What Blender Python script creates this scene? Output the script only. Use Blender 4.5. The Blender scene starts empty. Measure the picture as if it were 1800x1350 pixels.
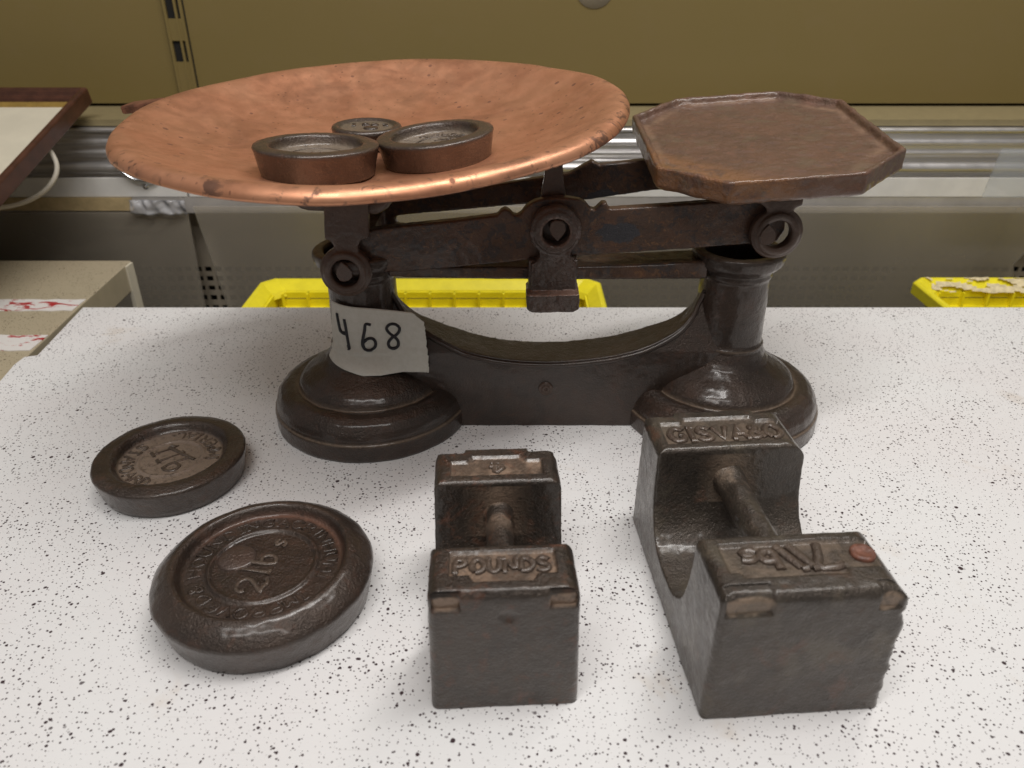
import bpy, bmesh, math, random
from mathutils import Vector, Matrix, noise

random.seed(7)
R = math.radians
U = 0.01                                   # the script is written in centimetres, the scene is in metres
scene = bpy.context.scene
C = scene.collection

# ------------------------------------------------------------------ camera
cam_data = bpy.data.cameras.new('camera')
cam = bpy.data.objects.new('camera', cam_data)
C.objects.link(cam)
cam.location = (0, 0, 25 * U)
cam.rotation_euler = (R(90 - 29), 0, 0)
cam_data.sensor_width = 36
cam_data.lens = 1352 / 1800 * 36
cam_data.clip_start = 0.01
cam_data.clip_end = 50
cam_data.dof.use_dof = True
cam_data.dof.focus_distance = 0.41
cam_data.dof.aperture_fstop = 13
scene.camera = cam

# ------------------------------------------------------------------ room light
world = bpy.data.worlds.new('World')
scene.world = world
world.use_nodes = True
bg = world.node_tree.nodes['Background']
bg.inputs['Color'].default_value = (1.0, 0.95, 0.91, 1)
bg.inputs['Strength'].default_value = 0.17


def area(name, loc, target, sx, sy, power, col):
    l = bpy.data.lights.new(name, 'AREA')
    l.shape = 'RECTANGLE'
    l.size, l.size_y = sx, sy
    l.energy = power
    l.color = col
    o = bpy.data.objects.new(name, l)
    o.location = loc
    d = Vector(target) - Vector(loc)
    o.rotation_euler = d.to_track_quat('-Z', 'Y').to_euler()
    C.objects.link(o)
    return o


area('ceiling_tube_light', (0.14, 0.16, 1.30), (0.05, 0.32, 0), 1.25, 0.09, 10.5, (1.0, 0.975, 0.95))
area('ceiling_tube_light', (-0.15, -0.60, 1.45), (0, 0.35, 0), 1.25, 0.12, 7.5, (1.0, 0.97, 0.94))
area('ceiling_tube_light', (0.45, 0.60, 1.30), (0.2, 0.75, 0), 1.25, 0.14, 5, (1.0, 0.96, 0.91))

scene.view_settings.view_transform = 'Standard'
scene.view_settings.look = 'None'
scene.view_settings.exposure = 0
scene.view_settings.gamma = 1


# ------------------------------------------------------------------ node helpers
class NT:
    def __init__(s, name):
        s.m = bpy.data.materials.new(name)
        s.m.use_nodes = True
        s.t = s.m.node_tree
        s.b = s.t.nodes['Principled BSDF']
        s.tc = s.t.nodes.new('ShaderNodeTexCoord')
        s.co = s.t.nodes.new('ShaderNodeVectorMath')
        s.co.operation = 'SCALE'
        s.co.inputs['Scale'].default_value = 100          # centimetres
        s.t.links.new(s.tc.outputs['Object'], s.co.inputs[0])
        s.p = s.co.outputs[0]

    def link(s, a, b):
        s.t.links.new(a, b)

    def _in(s, sock, v):
        if hasattr(v, 'is_linked') or isinstance(v, bpy.types.NodeSocket):
            s.link(v, sock)
        elif v is not None:
            sock.default_value = v

    def noise(s, scale, detail=4, rough=0.55, dist=0, vec=None, dims='3D'):
        n = s.t.nodes.new('ShaderNodeTexNoise')
        n.noise_dimensions = dims
        n.inputs['Scale'].default_value = scale
        n.inputs['Detail'].default_value = detail
        n.inputs['Roughness'].default_value = rough
        n.inputs['Distortion'].default_value = dist
        s.link(vec or s.p, n.inputs['Vector'])
        return n.outputs['Fac']

    def vor(s, scale, vec=None, dims='3D', rnd=1.0):
        n = s.t.nodes.new('ShaderNodeTexVoronoi')
        n.voronoi_dimensions = dims
        n.inputs['Scale'].default_value = scale
        n.inputs['Randomness'].default_value = rnd
        s.link(vec or s.p, n.inputs['Vector'])
        return n.outputs['Distance'], n.outputs['Color']

    def ramp(s, v, stops):
        n = s.t.nodes.new('ShaderNodeMapRange')
        n.interpolation_type = 'SMOOTHSTEP'
        n.inputs['From Min'].default_value = stops[0]
        n.inputs['From Max'].default_value = stops[1]
        n.inputs['To Min'].default_value = stops[2] if len(stops) > 2 else 0
        n.inputs['To Max'].default_value = stops[3] if len(stops) > 2 else 1
        s.link(v, n.inputs['Value'])
        return n.outputs['Result']

    def math(s, op, a, b=None, c=None, clamp=False):
        n = s.t.nodes.new('ShaderNodeMath')
        n.operation = op
        n.use_clamp = clamp
        s._in(n.inputs[0], a)
        if b is not None:
            s._in(n.inputs[1], b)
        if c is not None:
            s._in(n.inputs[2], c)
        return n.outputs[0]

    def mix(s, f, a, b):
        n = s.t.nodes.new('ShaderNodeMix')
        n.data_type = 'RGBA'
        s._in(n.inputs['Factor'], f)
        for i, v in ((6, a), (7, b)):
            if isinstance(v, tuple):
                n.inputs[i].default_value = v if len(v) == 4 else v + (1,)
            else:
                s.link(v, n.inputs[i])
        return n.outputs[2]

    def mapping(s, sc=(1, 1, 1), rot=(0, 0, 0), vec=None, loc=(0, 0, 0)):
        n = s.t.nodes.new('ShaderNodeMapping')
        n.inputs['Scale'].default_value = sc
        n.inputs['Rotation'].default_value = rot
        n.inputs['Location'].default_value = loc
        s.link(vec or s.p, n.inputs['Vector'])
        return n.outputs[0]

    def sep(s, vec=None):
        n = s.t.nodes.new('ShaderNodeSeparateXYZ')
        s.link(vec or s.p, n.inputs[0])
        return n.outputs

    def color(s, v):
        if isinstance(v, tuple):
            s.b.inputs['Base Color'].default_value = v if len(v) == 4 else v + (1,)
        else:
            s.link(v, s.b.inputs['Base Color'])

    def rough(s, v):
        s._in(s.b.inputs['Roughness'], v)

    def metal(s, v):
        s._in(s.b.inputs['Metallic'], v)

    def spec(s, v):
        s._in(s.b.inputs['Specular IOR Level'], v)

    def attr(s, name):
        n = s.t.nodes.new('ShaderNodeAttribute')
        n.attribute_name = name
        return n.outputs['Fac']

    def bump(s, hs):
        prev = None
        for h, st, d in hs:
            n = s.t.nodes.new('ShaderNodeBump')
            n.inputs['Strength'].default_value = st
            n.inputs['Distance'].default_value = d * U
            s.link(h, n.inputs['Height'])
            if prev:
                s.link(prev, n.inputs['Normal'])
            prev = n.outputs[0]
        s.link(prev, s.b.inputs['Normal'])


# ------------------------------------------------------------------ materials
def iron_material(name, base, brown, rust, rust_amt, rough=(0.36, 0.58), dust=(0.20, 0.145, 0.10), grain=1.0, pits=1.0, extra=None):
    t = NT(name)
    n1 = t.noise(0.45, 5, 0.6, 0.4)
    n2 = t.noise(1.7, 6, 0.65, 0.6)
    n3 = t.noise(9, 4, 0.6)
    c = t.mix(t.ramp(n1, (0.35, 0.65)), base, brown)
    c = t.mix(t.math('MULTIPLY', t.ramp(n2, (0.52, 0.72)), rust_amt, clamp=True), c, rust)
    c = t.mix(t.math('MULTIPLY', t.ramp(n3, (0.62, 0.8)), 0.35), c, dust)
    c = t.mix(t.math('MULTIPLY', t.ramp(t.noise(4.3, 5, 0.6, 0.3, t.mapping(loc=(7, 3, 1))), (0.60, 0.74)), 0.5), c, (0.012, 0.011, 0.011))
    d = t.attr('dust')
    dd = t.math('MULTIPLY', d, t.ramp(t.noise(3.5, 5, 0.65), (0.22, 0.52)), clamp=True)
    c = t.mix(dd, c, dust)
    if extra:
        c = extra(t, c)
    t.color(c)
    r = t.ramp(n2, (0.3, 0.7, rough[0], rough[1]))
    r = t.math('ADD', r, t.math('MULTIPLY', dd, 0.25), clamp=True)
    t.rough(r)
    t.metal(0.1)
    t.spec(0.6)
    t.b.inputs['Coat Weight'].default_value = 0.6
    t.b.inputs['Specular Tint'].default_value = (1.0, 0.85, 0.76, 1)
    t.b.inputs['Coat Roughness'].default_value = 0.19
    g = t.noise(8.5, 3, 0.65)
    g2 = t.noise(5, 3, 0.6)
    vd, vc = t.vor(4.0)
    pit = t.ramp(vd, (0.0, 0.25))
    t.bump([(g2, 0.5 * grain, 0.06), (g, 1.0 * grain, 0.065), (pit, 0.4 * pits, 0.04)])
    return t.m


def beam_patches(t, c):
    n = t.noise(1.1, 6, 0.7, 0.5)
    c = t.mix(t.math('MULTIPLY', t.ramp(n, (0.53, 0.57)), 0.75), c, (0.018, 0.017, 0.020))
    n = t.noise(2.2, 6, 0.7, 0.8, t.mapping(loc=(3, 9, 2)))
    c = t.mix(t.math('MULTIPLY', t.ramp(n, (0.56, 0.64)), 0.7), c, (0.16, 0.075, 0.03))
    # the bare dark chip right of the centre ring
    s = t.sep(t.mapping(loc=(-3.6, 0, -12.1)))
    w = t.math('ADD', t.math('MULTIPLY', t.noise(2.0, 5, 0.6), 1.1), -0.55)
    e = t.math('SQRT', t.math('ADD', t.math('POWER', t.math('DIVIDE', s[0], 1.25), 2.0), t.math('POWER', t.math('DIVIDE', s[2], 0.55), 2.0)))
    c = t.mix(t.ramp(t.math('ADD', e, w), (0.85, 1.0, 1, 0)), c, (0.022, 0.026, 0.034))
    return c


def plate_patches(t, c):
    n = t.noise(0.55, 5, 0.6, 0.4, t.mapping(loc=(3, 0, 0)))
    c = t.mix(t.math('MULTIPLY', t.ramp(n, (0.5, 0.70)), 0.7), c, (0.11, 0.078, 0.046))
    s = t.sep()
    e = t.math('MULTIPLY', t.ramp(t.math('ADD', s[0], s[1]), (-6.0, -8.4)), t.ramp(t.noise(0.9, 5, 0.7, 0.5), (0.36, 0.56)))
    c = t.mix(t.math('MULTIPLY', e, 0.8), c, (0.20, 0.085, 0.028))
    n = t.noise(1.3, 6, 0.7, 0.8, t.mapping(loc=(1, 9, 2)))
    return t.mix(t.math('MULTIPLY', t.ramp(n, (0.56, 0.70)), 0.6), c, (0.16, 0.065, 0.04))


M = {}
M['base'] = iron_material('base_iron', (0.017, 0.011, 0.008), (0.034, 0.020, 0.014), (0.070, 0.028, 0.015), 0.4, (0.28, 0.46))
M['beam'] = iron_material('beam_iron', (0.045, 0.023, 0.014), (0.080, 0.038, 0.021), (0.13, 0.052, 0.020), 0.6, (0.45, 0.7), extra=beam_patches)
M['yoke'] = iron_material('yoke_iron', (0.054, 0.031, 0.022), (0.075, 0.042, 0.028), (0.10, 0.05, 0.028), 0.4, (0.45, 0.7), grain=0.6)
M['plate'] = iron_material('plate_iron', (0.118, 0.056, 0.034), (0.085, 0.043, 0.028), (0.16, 0.070, 0.034), 0.6, (0.42, 0.65), dust=(0.26, 0.16, 0.10), extra=plate_patches)
M['disc'] = iron_material('weight_iron', (0.021, 0.014, 0.011), (0.037, 0.025, 0.018), (0.11, 0.045, 0.025), 0.3, (0.30, 0.46), dust=(0.20, 0.15, 0.115))
M['disc2'] = iron_material('weight_iron_ring', (0.018, 0.012, 0.009), (0.033, 0.021, 0.015), (0.10, 0.04, 0.022), 0.3, (0.34, 0.48), dust=(0.13, 0.058, 0.036))
M['small'] = iron_material('small_weight_iron', (0.030, 0.021, 0.016), (0.046, 0.029, 0.021), (0.11, 0.05, 0.03), 0.4, (0.32, 0.5), dust=(0.24, 0.19, 0.14), grain=0.7)
def rust_face(t, c):
    n = t.noise(0.6, 5, 0.6, 0.6, t.mapping(loc=(1.2, 5, 3.1)))
    return t.mix(t.math('MULTIPLY', t.ramp(n, (0.56, 0.70)), 0.6), c, (0.12, 0.042, 0.020))


M['block'] = iron_material('block_iron', (0.019, 0.015, 0.012), (0.036, 0.027, 0.020), (0.12, 0.045, 0.022), 0.45, (0.30, 0.52), dust=(0.24, 0.165, 0.115), extra=rust_face)
def worn_face(t, c):
    n = t.noise(0.42, 4, 0.55, 0.5, t.mapping(loc=(2.2, 0, 3.1)))
    c = t.mix(t.math('MULTIPLY', t.ramp(n, (0.50, 0.68)), 0.55), c, (0.105, 0.088, 0.062))
    n = t.noise(0.5, 5, 0.6, 0.5, t.mapping(loc=(8, 1, 3)))
    return t.mix(t.math('MULTIPLY', t.ramp(n, (0.60, 0.70)), 0.5), c, (0.11, 0.045, 0.025))


M['block2'] = iron_material('block_iron_large', (0.024, 0.020, 0.016), (0.042, 0.034, 0.026), (0.10, 0.05, 0.03), 0.25, (0.30, 0.55), dust=(0.24, 0.175, 0.125), extra=worn_face)

M['letters'] = iron_material('worn_letter_iron', (0.060, 0.044, 0.034), (0.095, 0.068, 0.050), (0.09, 0.045, 0.028), 0.3, (0.28, 0.42))


def simple(name, col, rough=0.5, metal=0.0, var=0.0, vs=1.0, bump=None, spec=0.5):
    t = NT(name)
    if var:
        n = t.noise(vs, 5, 0.6)
        t.color(t.mix(t.ramp(n, (0.3, 0.7)), tuple(c * (1 - var) for c in col), tuple(min(1, c * (1 + var)) for c in col)))
    else:
        t.color(col)
    t.rough(rough)
    t.metal(metal)
    t.spec(spec)
    if bump:
        t.bump([(t.noise(bump[0], 4, 0.6), bump[1], bump[2])])
    return t.m


# speckled white laminate
def laminate(name, white, speck, stain=True):
    t = NT(name)
    wob = t.t.nodes.new('ShaderNodeTexNoise')
    wob.inputs['Scale'].default_value = 9
    wob.inputs['Detail'].default_value = 2
    t.link(t.p, wob.inputs['Vector'])
    va = t.t.nodes.new('ShaderNodeVectorMath')
    va.operation = 'MULTIPLY_ADD'
    t.link(wob.outputs['Color'], va.inputs[0])
    va.inputs[1].default_value = (0.07, 0.07, 0)
    t.link(t.p, va.inputs[2])
    P = va.outputs[0]
    c = t.mix(t.ramp(t.noise(0.12, 3, 0.5), (0.3, 0.7)), white, tuple(w * f for w, f in zip(white, (0.985, 0.965, 0.965))))
    total = None
    cl = t.ramp(t.noise(0.35, 3, 0.6, 0, t.mapping(loc=(5, 5, 0))), (0.35, 0.65, 0.55, 1.0))
    for sc, rmax, p, off in ((0.95, 0.115, 2.0, 0), (1.7, 0.135, 1.2, 3.3), (2.6, 0.19, 0.9, 7.7), (4.4, 0.22, 0.9, 11.1)):
        d, col = t.vor(sc, t.mapping(vec=P, loc=(off, off * 1.3, 0), rot=(0, 0, off)), '2D')
        s = t.sep(col)
        rad = t.math('MULTIPLY', t.math('POWER', s[0], p), rmax)
        keep = t.math('GREATER_THAN', s[1], 0.22)
        rad = t.math('MULTIPLY', t.math('MULTIPLY', rad, keep), cl)
        k = t.math('SUBTRACT', rad, d)
        k = t.ramp(k, (-0.008, 0.018))
        k = t.math('MULTIPLY', k, t.ramp(s[2], (0.0, 0.25, 0.55, 1.0)))
        total = k if total is None else t.math('MAXIMUM', total, k)
    if stain:
        n = t.noise(0.16, 5, 0.65, 0.4, t.mapping(loc=(2.5, 0, 0)))
        c = t.mix(t.math('MULTIPLY', t.ramp(n, (0.60, 0.74)), 0.35), c, (0.52, 0.40, 0.27))
        # fine scratches
        sv = t.mapping(sc=(0.25, 14, 1), rot=(0, 0, 1.1))
        sc_ = t.noise(1.0, 2, 0.5, 0.2, sv)
        c = t.mix(t.math('MULTIPLY', t.ramp(sc_, (0.70, 0.76)), 0.30), c, (0.45, 0.42, 0.39))
    c = t.mix(total, c, speck)
    t.color(c)
    t.rough(t.ramp(t.noise(1.2, 4, 0.6), (0.3, 0.7, 0.36, 0.5)))
    t.spec(0.35)
    t.bump([(t.noise(6, 3, 0.5), 0.06, 0.02)])
    return t.m


M['laminate'] = laminate('speckled_laminate', (0.735, 0.73, 0.725), (0.045, 0.026, 0.030))
M['laminate_cream'] = laminate('speckled_laminate_cream', (0.42, 0.36, 0.25), (0.10, 0.07, 0.045), False)


def copper():
    t = NT('worn_copper')
    base = t.mix(t.ramp(t.noise(0.25, 4, 0.6, 0.5), (0.3, 0.7)), (0.60, 0.27, 0.150), (0.70, 0.345, 0.200))
    # tarnish clouds and dark specks
    n = t.noise(0.22, 6, 0.6, 0.9, t.mapping(loc=(4.2, 1, 0)))
    c = t.mix(t.math('MULTIPLY', t.ramp(n, (0.48, 0.74)), 0.55), base, (0.27, 0.125, 0.075))
    d, col = t.vor(1.0, None, '2D')
    s = t.sep(col)
    spot = t.math('MULTIPLY', t.ramp(t.math('SUBTRACT', t.math('MULTIPLY', s[0], 0.16), d), (-0.02, 0.05)), t.math('GREATER_THAN', s[1], 0.40))
    spot = t.math('MULTIPLY', spot, t.ramp(t.noise(0.30, 3, 0.5, 0, t.mapping(loc=(1, 7, 0))), (0.40, 0.55)))
    d2, col2 = t.vor(2.6, None, '2D')
    s2 = t.sep(col2)
    spot2 = t.math('MULTIPLY', t.ramp(t.math('SUBTRACT', t.math('MULTIPLY', s2[0], 0.2), d2), (-0.02, 0.05)), t.math('MULTIPLY', t.math('GREATER_THAN', s2[1], 0.66), t.ramp(t.noise(0.4, 3, 0.5, 0, t.mapping(loc=(6, 2, 0))), (0.42, 0.58))))
    c = t.mix(t.math('MULTIPLY', spot, 0.75), c, (0.13, 0.065, 0.045))
    c = t.mix(t.math('MULTIPLY', spot2, 0.55), c, (0.17, 0.075, 0.05))
    # edge tarnish patches (attribute set along the rolled rim)
    e = t.math('MULTIPLY', t.attr('rim'), t.math('MULTIPLY', t.ramp(t.noise(1.2, 5, 0.65, 0.9), (0.54, 0.62)), t.ramp(t.noise(0.22, 2, 0.5), (0.38, 0.50))), clamp=True)
    c = t.mix(t.math('MULTIPLY', e, 0.8), c, (0.15, 0.085, 0.065))
    # pale rubbed scratches round the bowl
    sc = t.noise(1.0, 3, 0.55, 0.3, t.mapping(sc=(0.35, 3.2, 0.35), rot=(0, 0, -0.35)))
    c = t.mix(t.math('MULTIPLY', t.ramp(sc, (0.68, 0.78)), 0.25), c, (0.85, 0.52, 0.34))
    t.color(c)
    t.metal(0.72)
    r = t.ramp(t.noise(1.1, 5, 0.6, 0.3), (0.3, 0.7, 0.34, 0.48))
    t.rough(t.math('ADD', r, t.math('MULTIPLY', spot, 0.25), clamp=True))
    t.bump([(t.noise(0.35, 2, 0.5, 0.3), 0.45, 0.06), (t.noise(5, 5, 0.65), 0.08, 0.02)])
    return t.m


M['copper'] = copper()


def wall_paint():
    t = NT('olive_wall_paint')
    x = t.sep()
    c = t.mix(t.ramp(t.noise(0.02, 3, 0.5), (0.3, 0.7)), (0.190, 0.140, 0.042), (0.205, 0.148, 0.052))
    c = t.mix(t.math('MULTIPLY', t.ramp(t.noise(0.3, 6, 0.7), (0.5, 0.75)), 0.15), c, (0.22, 0.16, 0.08))
    t.color(c)
    t.rough(0.5)
    t.bump([(t.noise(2.5, 3, 0.5), 0.12, 0.03)])
    return t.m


M['wall'] = wall_paint()
M['wall_ledge'] = simple('olive_ledge_paint', (0.26, 0.21, 0.11), 0.5, var=0.06)
M['grille'] = simple('grey_grille_paint', (0.42, 0.36, 0.275), 0.55, var=0.08, vs=0.2)
M['dark'] = simple('dark_void', (0.006, 0.005, 0.004), 0.8)


def alu():
    t = NT('brushed_aluminium')
    n = t.noise(1, 4, 0.6, 0, t.mapping(sc=(0.05, 4, 4)))
    t.color(t.mix(t.ramp(n, (0.3, 0.7)), (0.56, 0.54, 0.53), (0.76, 0.74, 0.73)))
    t.metal(0.75)
    t.rough(t.ramp(t.noise(0.6, 4, 0.6), (0.3, 0.7, 0.28, 0.45)))
    t.bump([(t.noise(0.5, 3, 0.5), 0.2, 0.05)])
    return t.m


M['alu'] = alu()
M['white_strip'] = simple('white_enamel', (0.80, 0.78, 0.74), 0.35, var=0.05, vs=0.4)
M['tan_tape'] = simple('masking_tape_tan', (0.50, 0.38, 0.20), 0.6, var=0.12, vs=1.2, bump=(4, 0.3, 0.03))
M['chrome'] = simple('chrome', (0.75, 0.77, 0.80), 0.15, 1.0)
M['yellow'] = simple('yellow_plastic', (0.88, 0.76, 0.02), 0.35, var=0.06, vs=0.7)
M['yellow'].node_tree.nodes['Principled BSDF'].inputs['Subsurface Weight'].default_value = 0.0
M['wood'] = simple('dark_frame_wood', (0.070, 0.026, 0.015), 0.32, var=0.3, vs=0.8)
M['gold'] = simple('gilt_liner', (0.42, 0.27, 0.07), 0.4, 0.5, var=0.15)
M['mat_board'] = simple('cream_mount', (0.62, 0.57, 0.45), 0.7, var=0.05, vs=0.3)
M['wire'] = simple('white_cord', (0.62, 0.57, 0.48), 0.5)
M['ink'] = simple('black_ink', (0.012, 0.011, 0.016), 0.45)
M['copper_plug'] = simple('rusty_lead_plug', (0.20, 0.075, 0.04), 0.5, 0.2, var=0.3, vs=5, bump=(10, 0.6, 0.05))


def tape_mat():
    t = NT('masking_tape_pale')
    n = t.noise(3.5, 5, 0.65)
    c = t.mix(t.ramp(n, (0.3, 0.7)), (0.66, 0.645, 0.57), (0.72, 0.705, 0.64))
    t.color(c)
    t.rough(0.6)
    crepe = t.noise(1, 3, 0.6, 0, t.mapping(sc=(9, 9, 1.2)))
    t.bump([(crepe, 0.3, 0.02), (t.noise(1.2, 3, 0.5), 0.3, 0.08)])
    return t.m


M['tape'] = tape_mat()


def paint_tape():
    t = NT('torn_red_white_label')
    n = t.noise(0.35, 5, 0.7, 1.2, t.mapping(sc=(1, 2.2, 1), loc=(3, 2, 0)))
    t.color(t.mix(t.ramp(n, (0.53, 0.58)), (0.72, 0.69, 0.66), (0.42, 0.03, 0.03)))
    t.rough(0.5)
    t.bump([(t.noise(1.5, 4, 0.6), 0.5, 0.1)])
    return t.m


M['torn'] = paint_tape()


def acrylic(name, tint, haze, rough):
    """Dusty clear sheet: mostly see-through, with a soft film of dust on it."""
    m = bpy.data.materials.new(name)
    m.use_nodes = True
    t = m.node_tree
    t.nodes.clear()
    out = t.nodes.new('ShaderNodeOutputMaterial')
    tr = t.nodes.new('ShaderNodeBsdfTransparent')
    tr.inputs['Color'].default_value = (0.97, 0.97, 0.97, 1)
    df = t.nodes.new('ShaderNodeBsdfDiffuse')
    df.inputs['Color'].default_value = tint + (1,)
    gl = t.nodes.new('ShaderNodeBsdfGlossy')
    gl.inputs['Roughness'].default_value = rough
    gl.inputs['Color'].default_value = (1, 1, 1, 1)
    m1 = t.nodes.new('ShaderNodeMixShader')
    m2 = t.nodes.new('ShaderNodeMixShader')
    tc = t.nodes.new('ShaderNodeTexCoord')
    nz = t.nodes.new('ShaderNodeTexNoise')
    nz.inputs['Scale'].default_value = 9
    nz.inputs['Detail'].default_value = 5
    t.links.new(tc.outputs['Object'], nz.inputs['Vector'])
    mr = t.nodes.new('ShaderNodeMapRange')
    mr.inputs['From Min'].default_value = 0.3
    mr.inputs['From Max'].default_value = 0.7
    mr.inputs['To Min'].default_value = haze * 0.88
    mr.inputs['To Max'].default_value = haze * 1.1
    t.links.new(nz.outputs['Fac'], mr.inputs['Value'])
    t.links.new(mr.outputs[0], m1.inputs['Fac'])
    t.links.new(tr.outputs[0], m1.inputs[1])
    t.links.new(df.outputs[0], m1.inputs[2])
    lw = t.nodes.new('ShaderNodeFresnel')
    lw.inputs['IOR'].default_value = 1.45
    t.links.new(lw.outputs[0], m2.inputs['Fac'])
    t.links.new(m1.outputs[0], m2.inputs[1])
    t.links.new(gl.outputs[0], m2.inputs[2])
    t.links.new(m2.outputs[0], out.inputs['Surface'])
    return m


M['acrylic'] = acrylic('dusty_acrylic', (0.62, 0.55, 0.44), 0.30, 0.35)
M['acrylic_clear'] = acrylic('clear_acrylic', (0.7, 0.75, 0.78), 0.22, 0.05)


# ------------------------------------------------------------------ object helpers
def tag(o, label=None, cat=None, group=None, kind=None):
    for k, v in (('label', label), ('category', cat), ('group', group), ('kind', kind)):
        if v:
            o[k] = v
    return o


def empty(name, loc, rz=0, label=None, cat=None, group=None):
    o = bpy.data.objects.new(name, None)
    o.empty_display_size = 0.02
    o.location = Vector(loc) * U
    o.rotation_euler = (0, 0, rz)
    C.objects.link(o)
    return tag(o, label, cat, group)


def link(name, me, mat, parent=None, loc=None, rot=None, smooth=True):
    me.name = name
    if mat and not me.materials:
        me.materials.append(mat)
    for p in me.polygons:
        p.use_smooth = smooth
    o = bpy.data.objects.new(name, me)
    C.objects.link(o)
    if parent:
        o.parent = parent
    if loc:
        o.location = Vector(loc) * U
    if rot:
        o.rotation_euler = rot
    return o


def mesh(name, vs, fs):
    me = bpy.data.meshes.new(name)
    me.from_pydata([tuple(c * U for c in v) for v in vs], [], fs)
    me.validate()
    return me


def evaluated(obj, remove=True):
    dg = bpy.context.evaluated_depsgraph_get()
    dg.update()
    me = bpy.data.meshes.new_from_object(obj.evaluated_get(dg), depsgraph=dg)
    if remove:
        d = obj.data
        bpy.data.objects.remove(obj)
        if isinstance(d, bpy.types.Curve):
            bpy.data.curves.remove(d)
        else:
            bpy.data.meshes.remove(d)
    return me


def temp(data):
    o = bpy.data.objects.new('temp', data)
    C.objects.link(o)
    return o


def box_v(x0, x1, y0, y1, z0, z1):
    return ([(x0, y0, z0), (x1, y0, z0), (x1, y1, z0), (x0, y1, z0), (x0, y0, z1), (x1, y0, z1), (x1, y1, z1), (x0, y1, z1)],
            [(3, 2, 1, 0), (4, 5, 6, 7), (0, 1, 5, 4), (1, 2, 6, 5), (2, 3, 7, 6), (3, 0, 4, 7)])


def join(parts):
    vs, fs = [], []
    for v, f in parts:
        n = len(vs)
        vs += list(v)
        fs += [tuple(i + n for i in q) for q in f]
    return vs, fs


def prism_xz(poly, y0, y1):
    """outline in the xz plane extruded along y (poly counter-clockwise or not, normals fixed later)"""
    n = len(poly)
    vs = [(x, y0, z) for x, z in poly] + [(x, y1, z) for x, z in poly]
    fs = [tuple(range(n)), tuple(range(2 * n - 1, n - 1, -1))] + [(i, i + n, (i + 1) % n + n, (i + 1) % n) for i in range(n)]
    return vs, fs


def prism_yz(poly, x0, x1, taper=0.0, zmax=1.0):
    n = len(poly)
    vs = [(x0 + taper * z / zmax, y, z) for y, z in poly] + [(x1 - taper * z / zmax, y, z) for y, z in poly]
    fs = [tuple(range(n - 1, -1, -1)), tuple(range(n, 2 * n))] + [(i, (i + 1) % n, (i + 1) % n + n, i + n) for i in range(n)]
    return vs, fs


def lathe_v(prof, seg=96, cx=0, cy=0, close=True):
    vs, fs = [], []
    for r, z in prof:
        for k in range(seg):
            a = 2 * math.pi * k / seg
            vs.append((cx + r * math.cos(a), cy + r * math.sin(a), z))
    for i in range(len(prof) - 1):
        for k in range(seg):
            a, b = i * seg + k, i * seg + (k + 1) % seg
            fs.append((a, b, b + seg, a + seg))
    if close:
        fs.append(tuple(range(seg - 1, -1, -1)))
        n = (len(prof) - 1) * seg
        fs.append(tuple(range(n, n + seg)))
    return vs, fs


def cyl_y(cx, cz, r, y0, y1, seg=32):
    return prism_xz([(cx + r * math.cos(2 * math.pi * k / seg), cz + r * math.sin(2 * math.pi * k / seg)) for k in range(seg)], y0, y1)


def densify(prof, step):
    out = [prof[0]]
    for a, b in zip(prof, prof[1:]):
        n = max(1, int(math.hypot(b[0] - a[0], b[1] - a[1]) / step))
        for i in range(1, n + 1):
            out.append((a[0] + (b[0] - a[0]) * i / n, a[1] + (b[1] - a[1]) * i / n))
    return out


def chaikin(pts, n=2, closed=False):
    for _ in range(n):
        q = []
        m = len(pts)
        rng = range(m) if closed else range(m - 1)
        if not closed:
            q.append(pts[0])
        for i in rng:
            a, b = pts[i], pts[(i + 1) % m]
            q.append(tuple(0.75 * x + 0.25 * y for x, y in zip(a, b)))
            q.append(tuple(0.25 * x + 0.75 * y for x, y in zip(a, b)))
        if not closed:
            q.append(pts[-1])
        pts = q
    return pts


def fix_normals(me):
    bm = bmesh.new()
    bm.from_mesh(me)
    bmesh.ops.recalc_face_normals(bm, faces=bm.faces)
    bm.to_mesh(me)
    bm.free()
    return me


def curve2d(loops, y0, y1, bevel=0.06):
    """filled outline(s) in xz with holes, between depths y0 and y1, edges rounded; returns a mesh in cm*U"""
    cu = bpy.data.curves.new('c', 'CURVE')
    cu.dimensions = '2D'
    cu.fill_mode = 'BOTH'
    for lp in loops:
        s = cu.splines.new('POLY')
        s.points.add(len(lp) - 1)
        for p, (x, z) in zip(s.points, lp):
            p.co = (x * U, z * U, 0, 1)
        s.use_cyclic_u = True
    cu.extrude = (y1 - y0) / 2 * U - bevel * U
    cu.bevel_depth = bevel * U
    cu.bevel_resolution = 1
    cu.offset = -bevel * U
    me = evaluated(temp(cu))
    me.materials.clear()
    me.transform(Matrix.Translation((0, (y0 + y1) / 2 * U, 0)) @ Matrix.Rotation(R(90), 4, 'X'))
    return me


def circle(cx, cz, r, a0=0, a1=360, n=40):
    m = n if abs(a1 - a0) >= 360 else n + 1
    return [(cx + r * math.cos(R(a0 + (a1 - a0) * i / n)), cz + r * math.sin(R(a0 + (a1 - a0) * i / n))) for i in range(m)]


def merge(mes):
    bm = bmesh.new()
    for me in mes:
        bm.from_mesh(me)
        bpy.data.meshes.remove(me)
    me = bpy.data.meshes.new('merged')
    bm.to_mesh(me)
    bm.free()
    return me


def remesh(me, voxel, smooth=2):
    o = temp(me)
    m = o.modifiers.new('r', 'REMESH')
    m.mode = 'VOXEL'
    m.voxel_size = voxel * U
    if smooth:
        s = o.modifiers.new('s', 'SMOOTH')
        s.factor = 0.5
        s.iterations = smooth
    out = evaluated(o)
    return out


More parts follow.
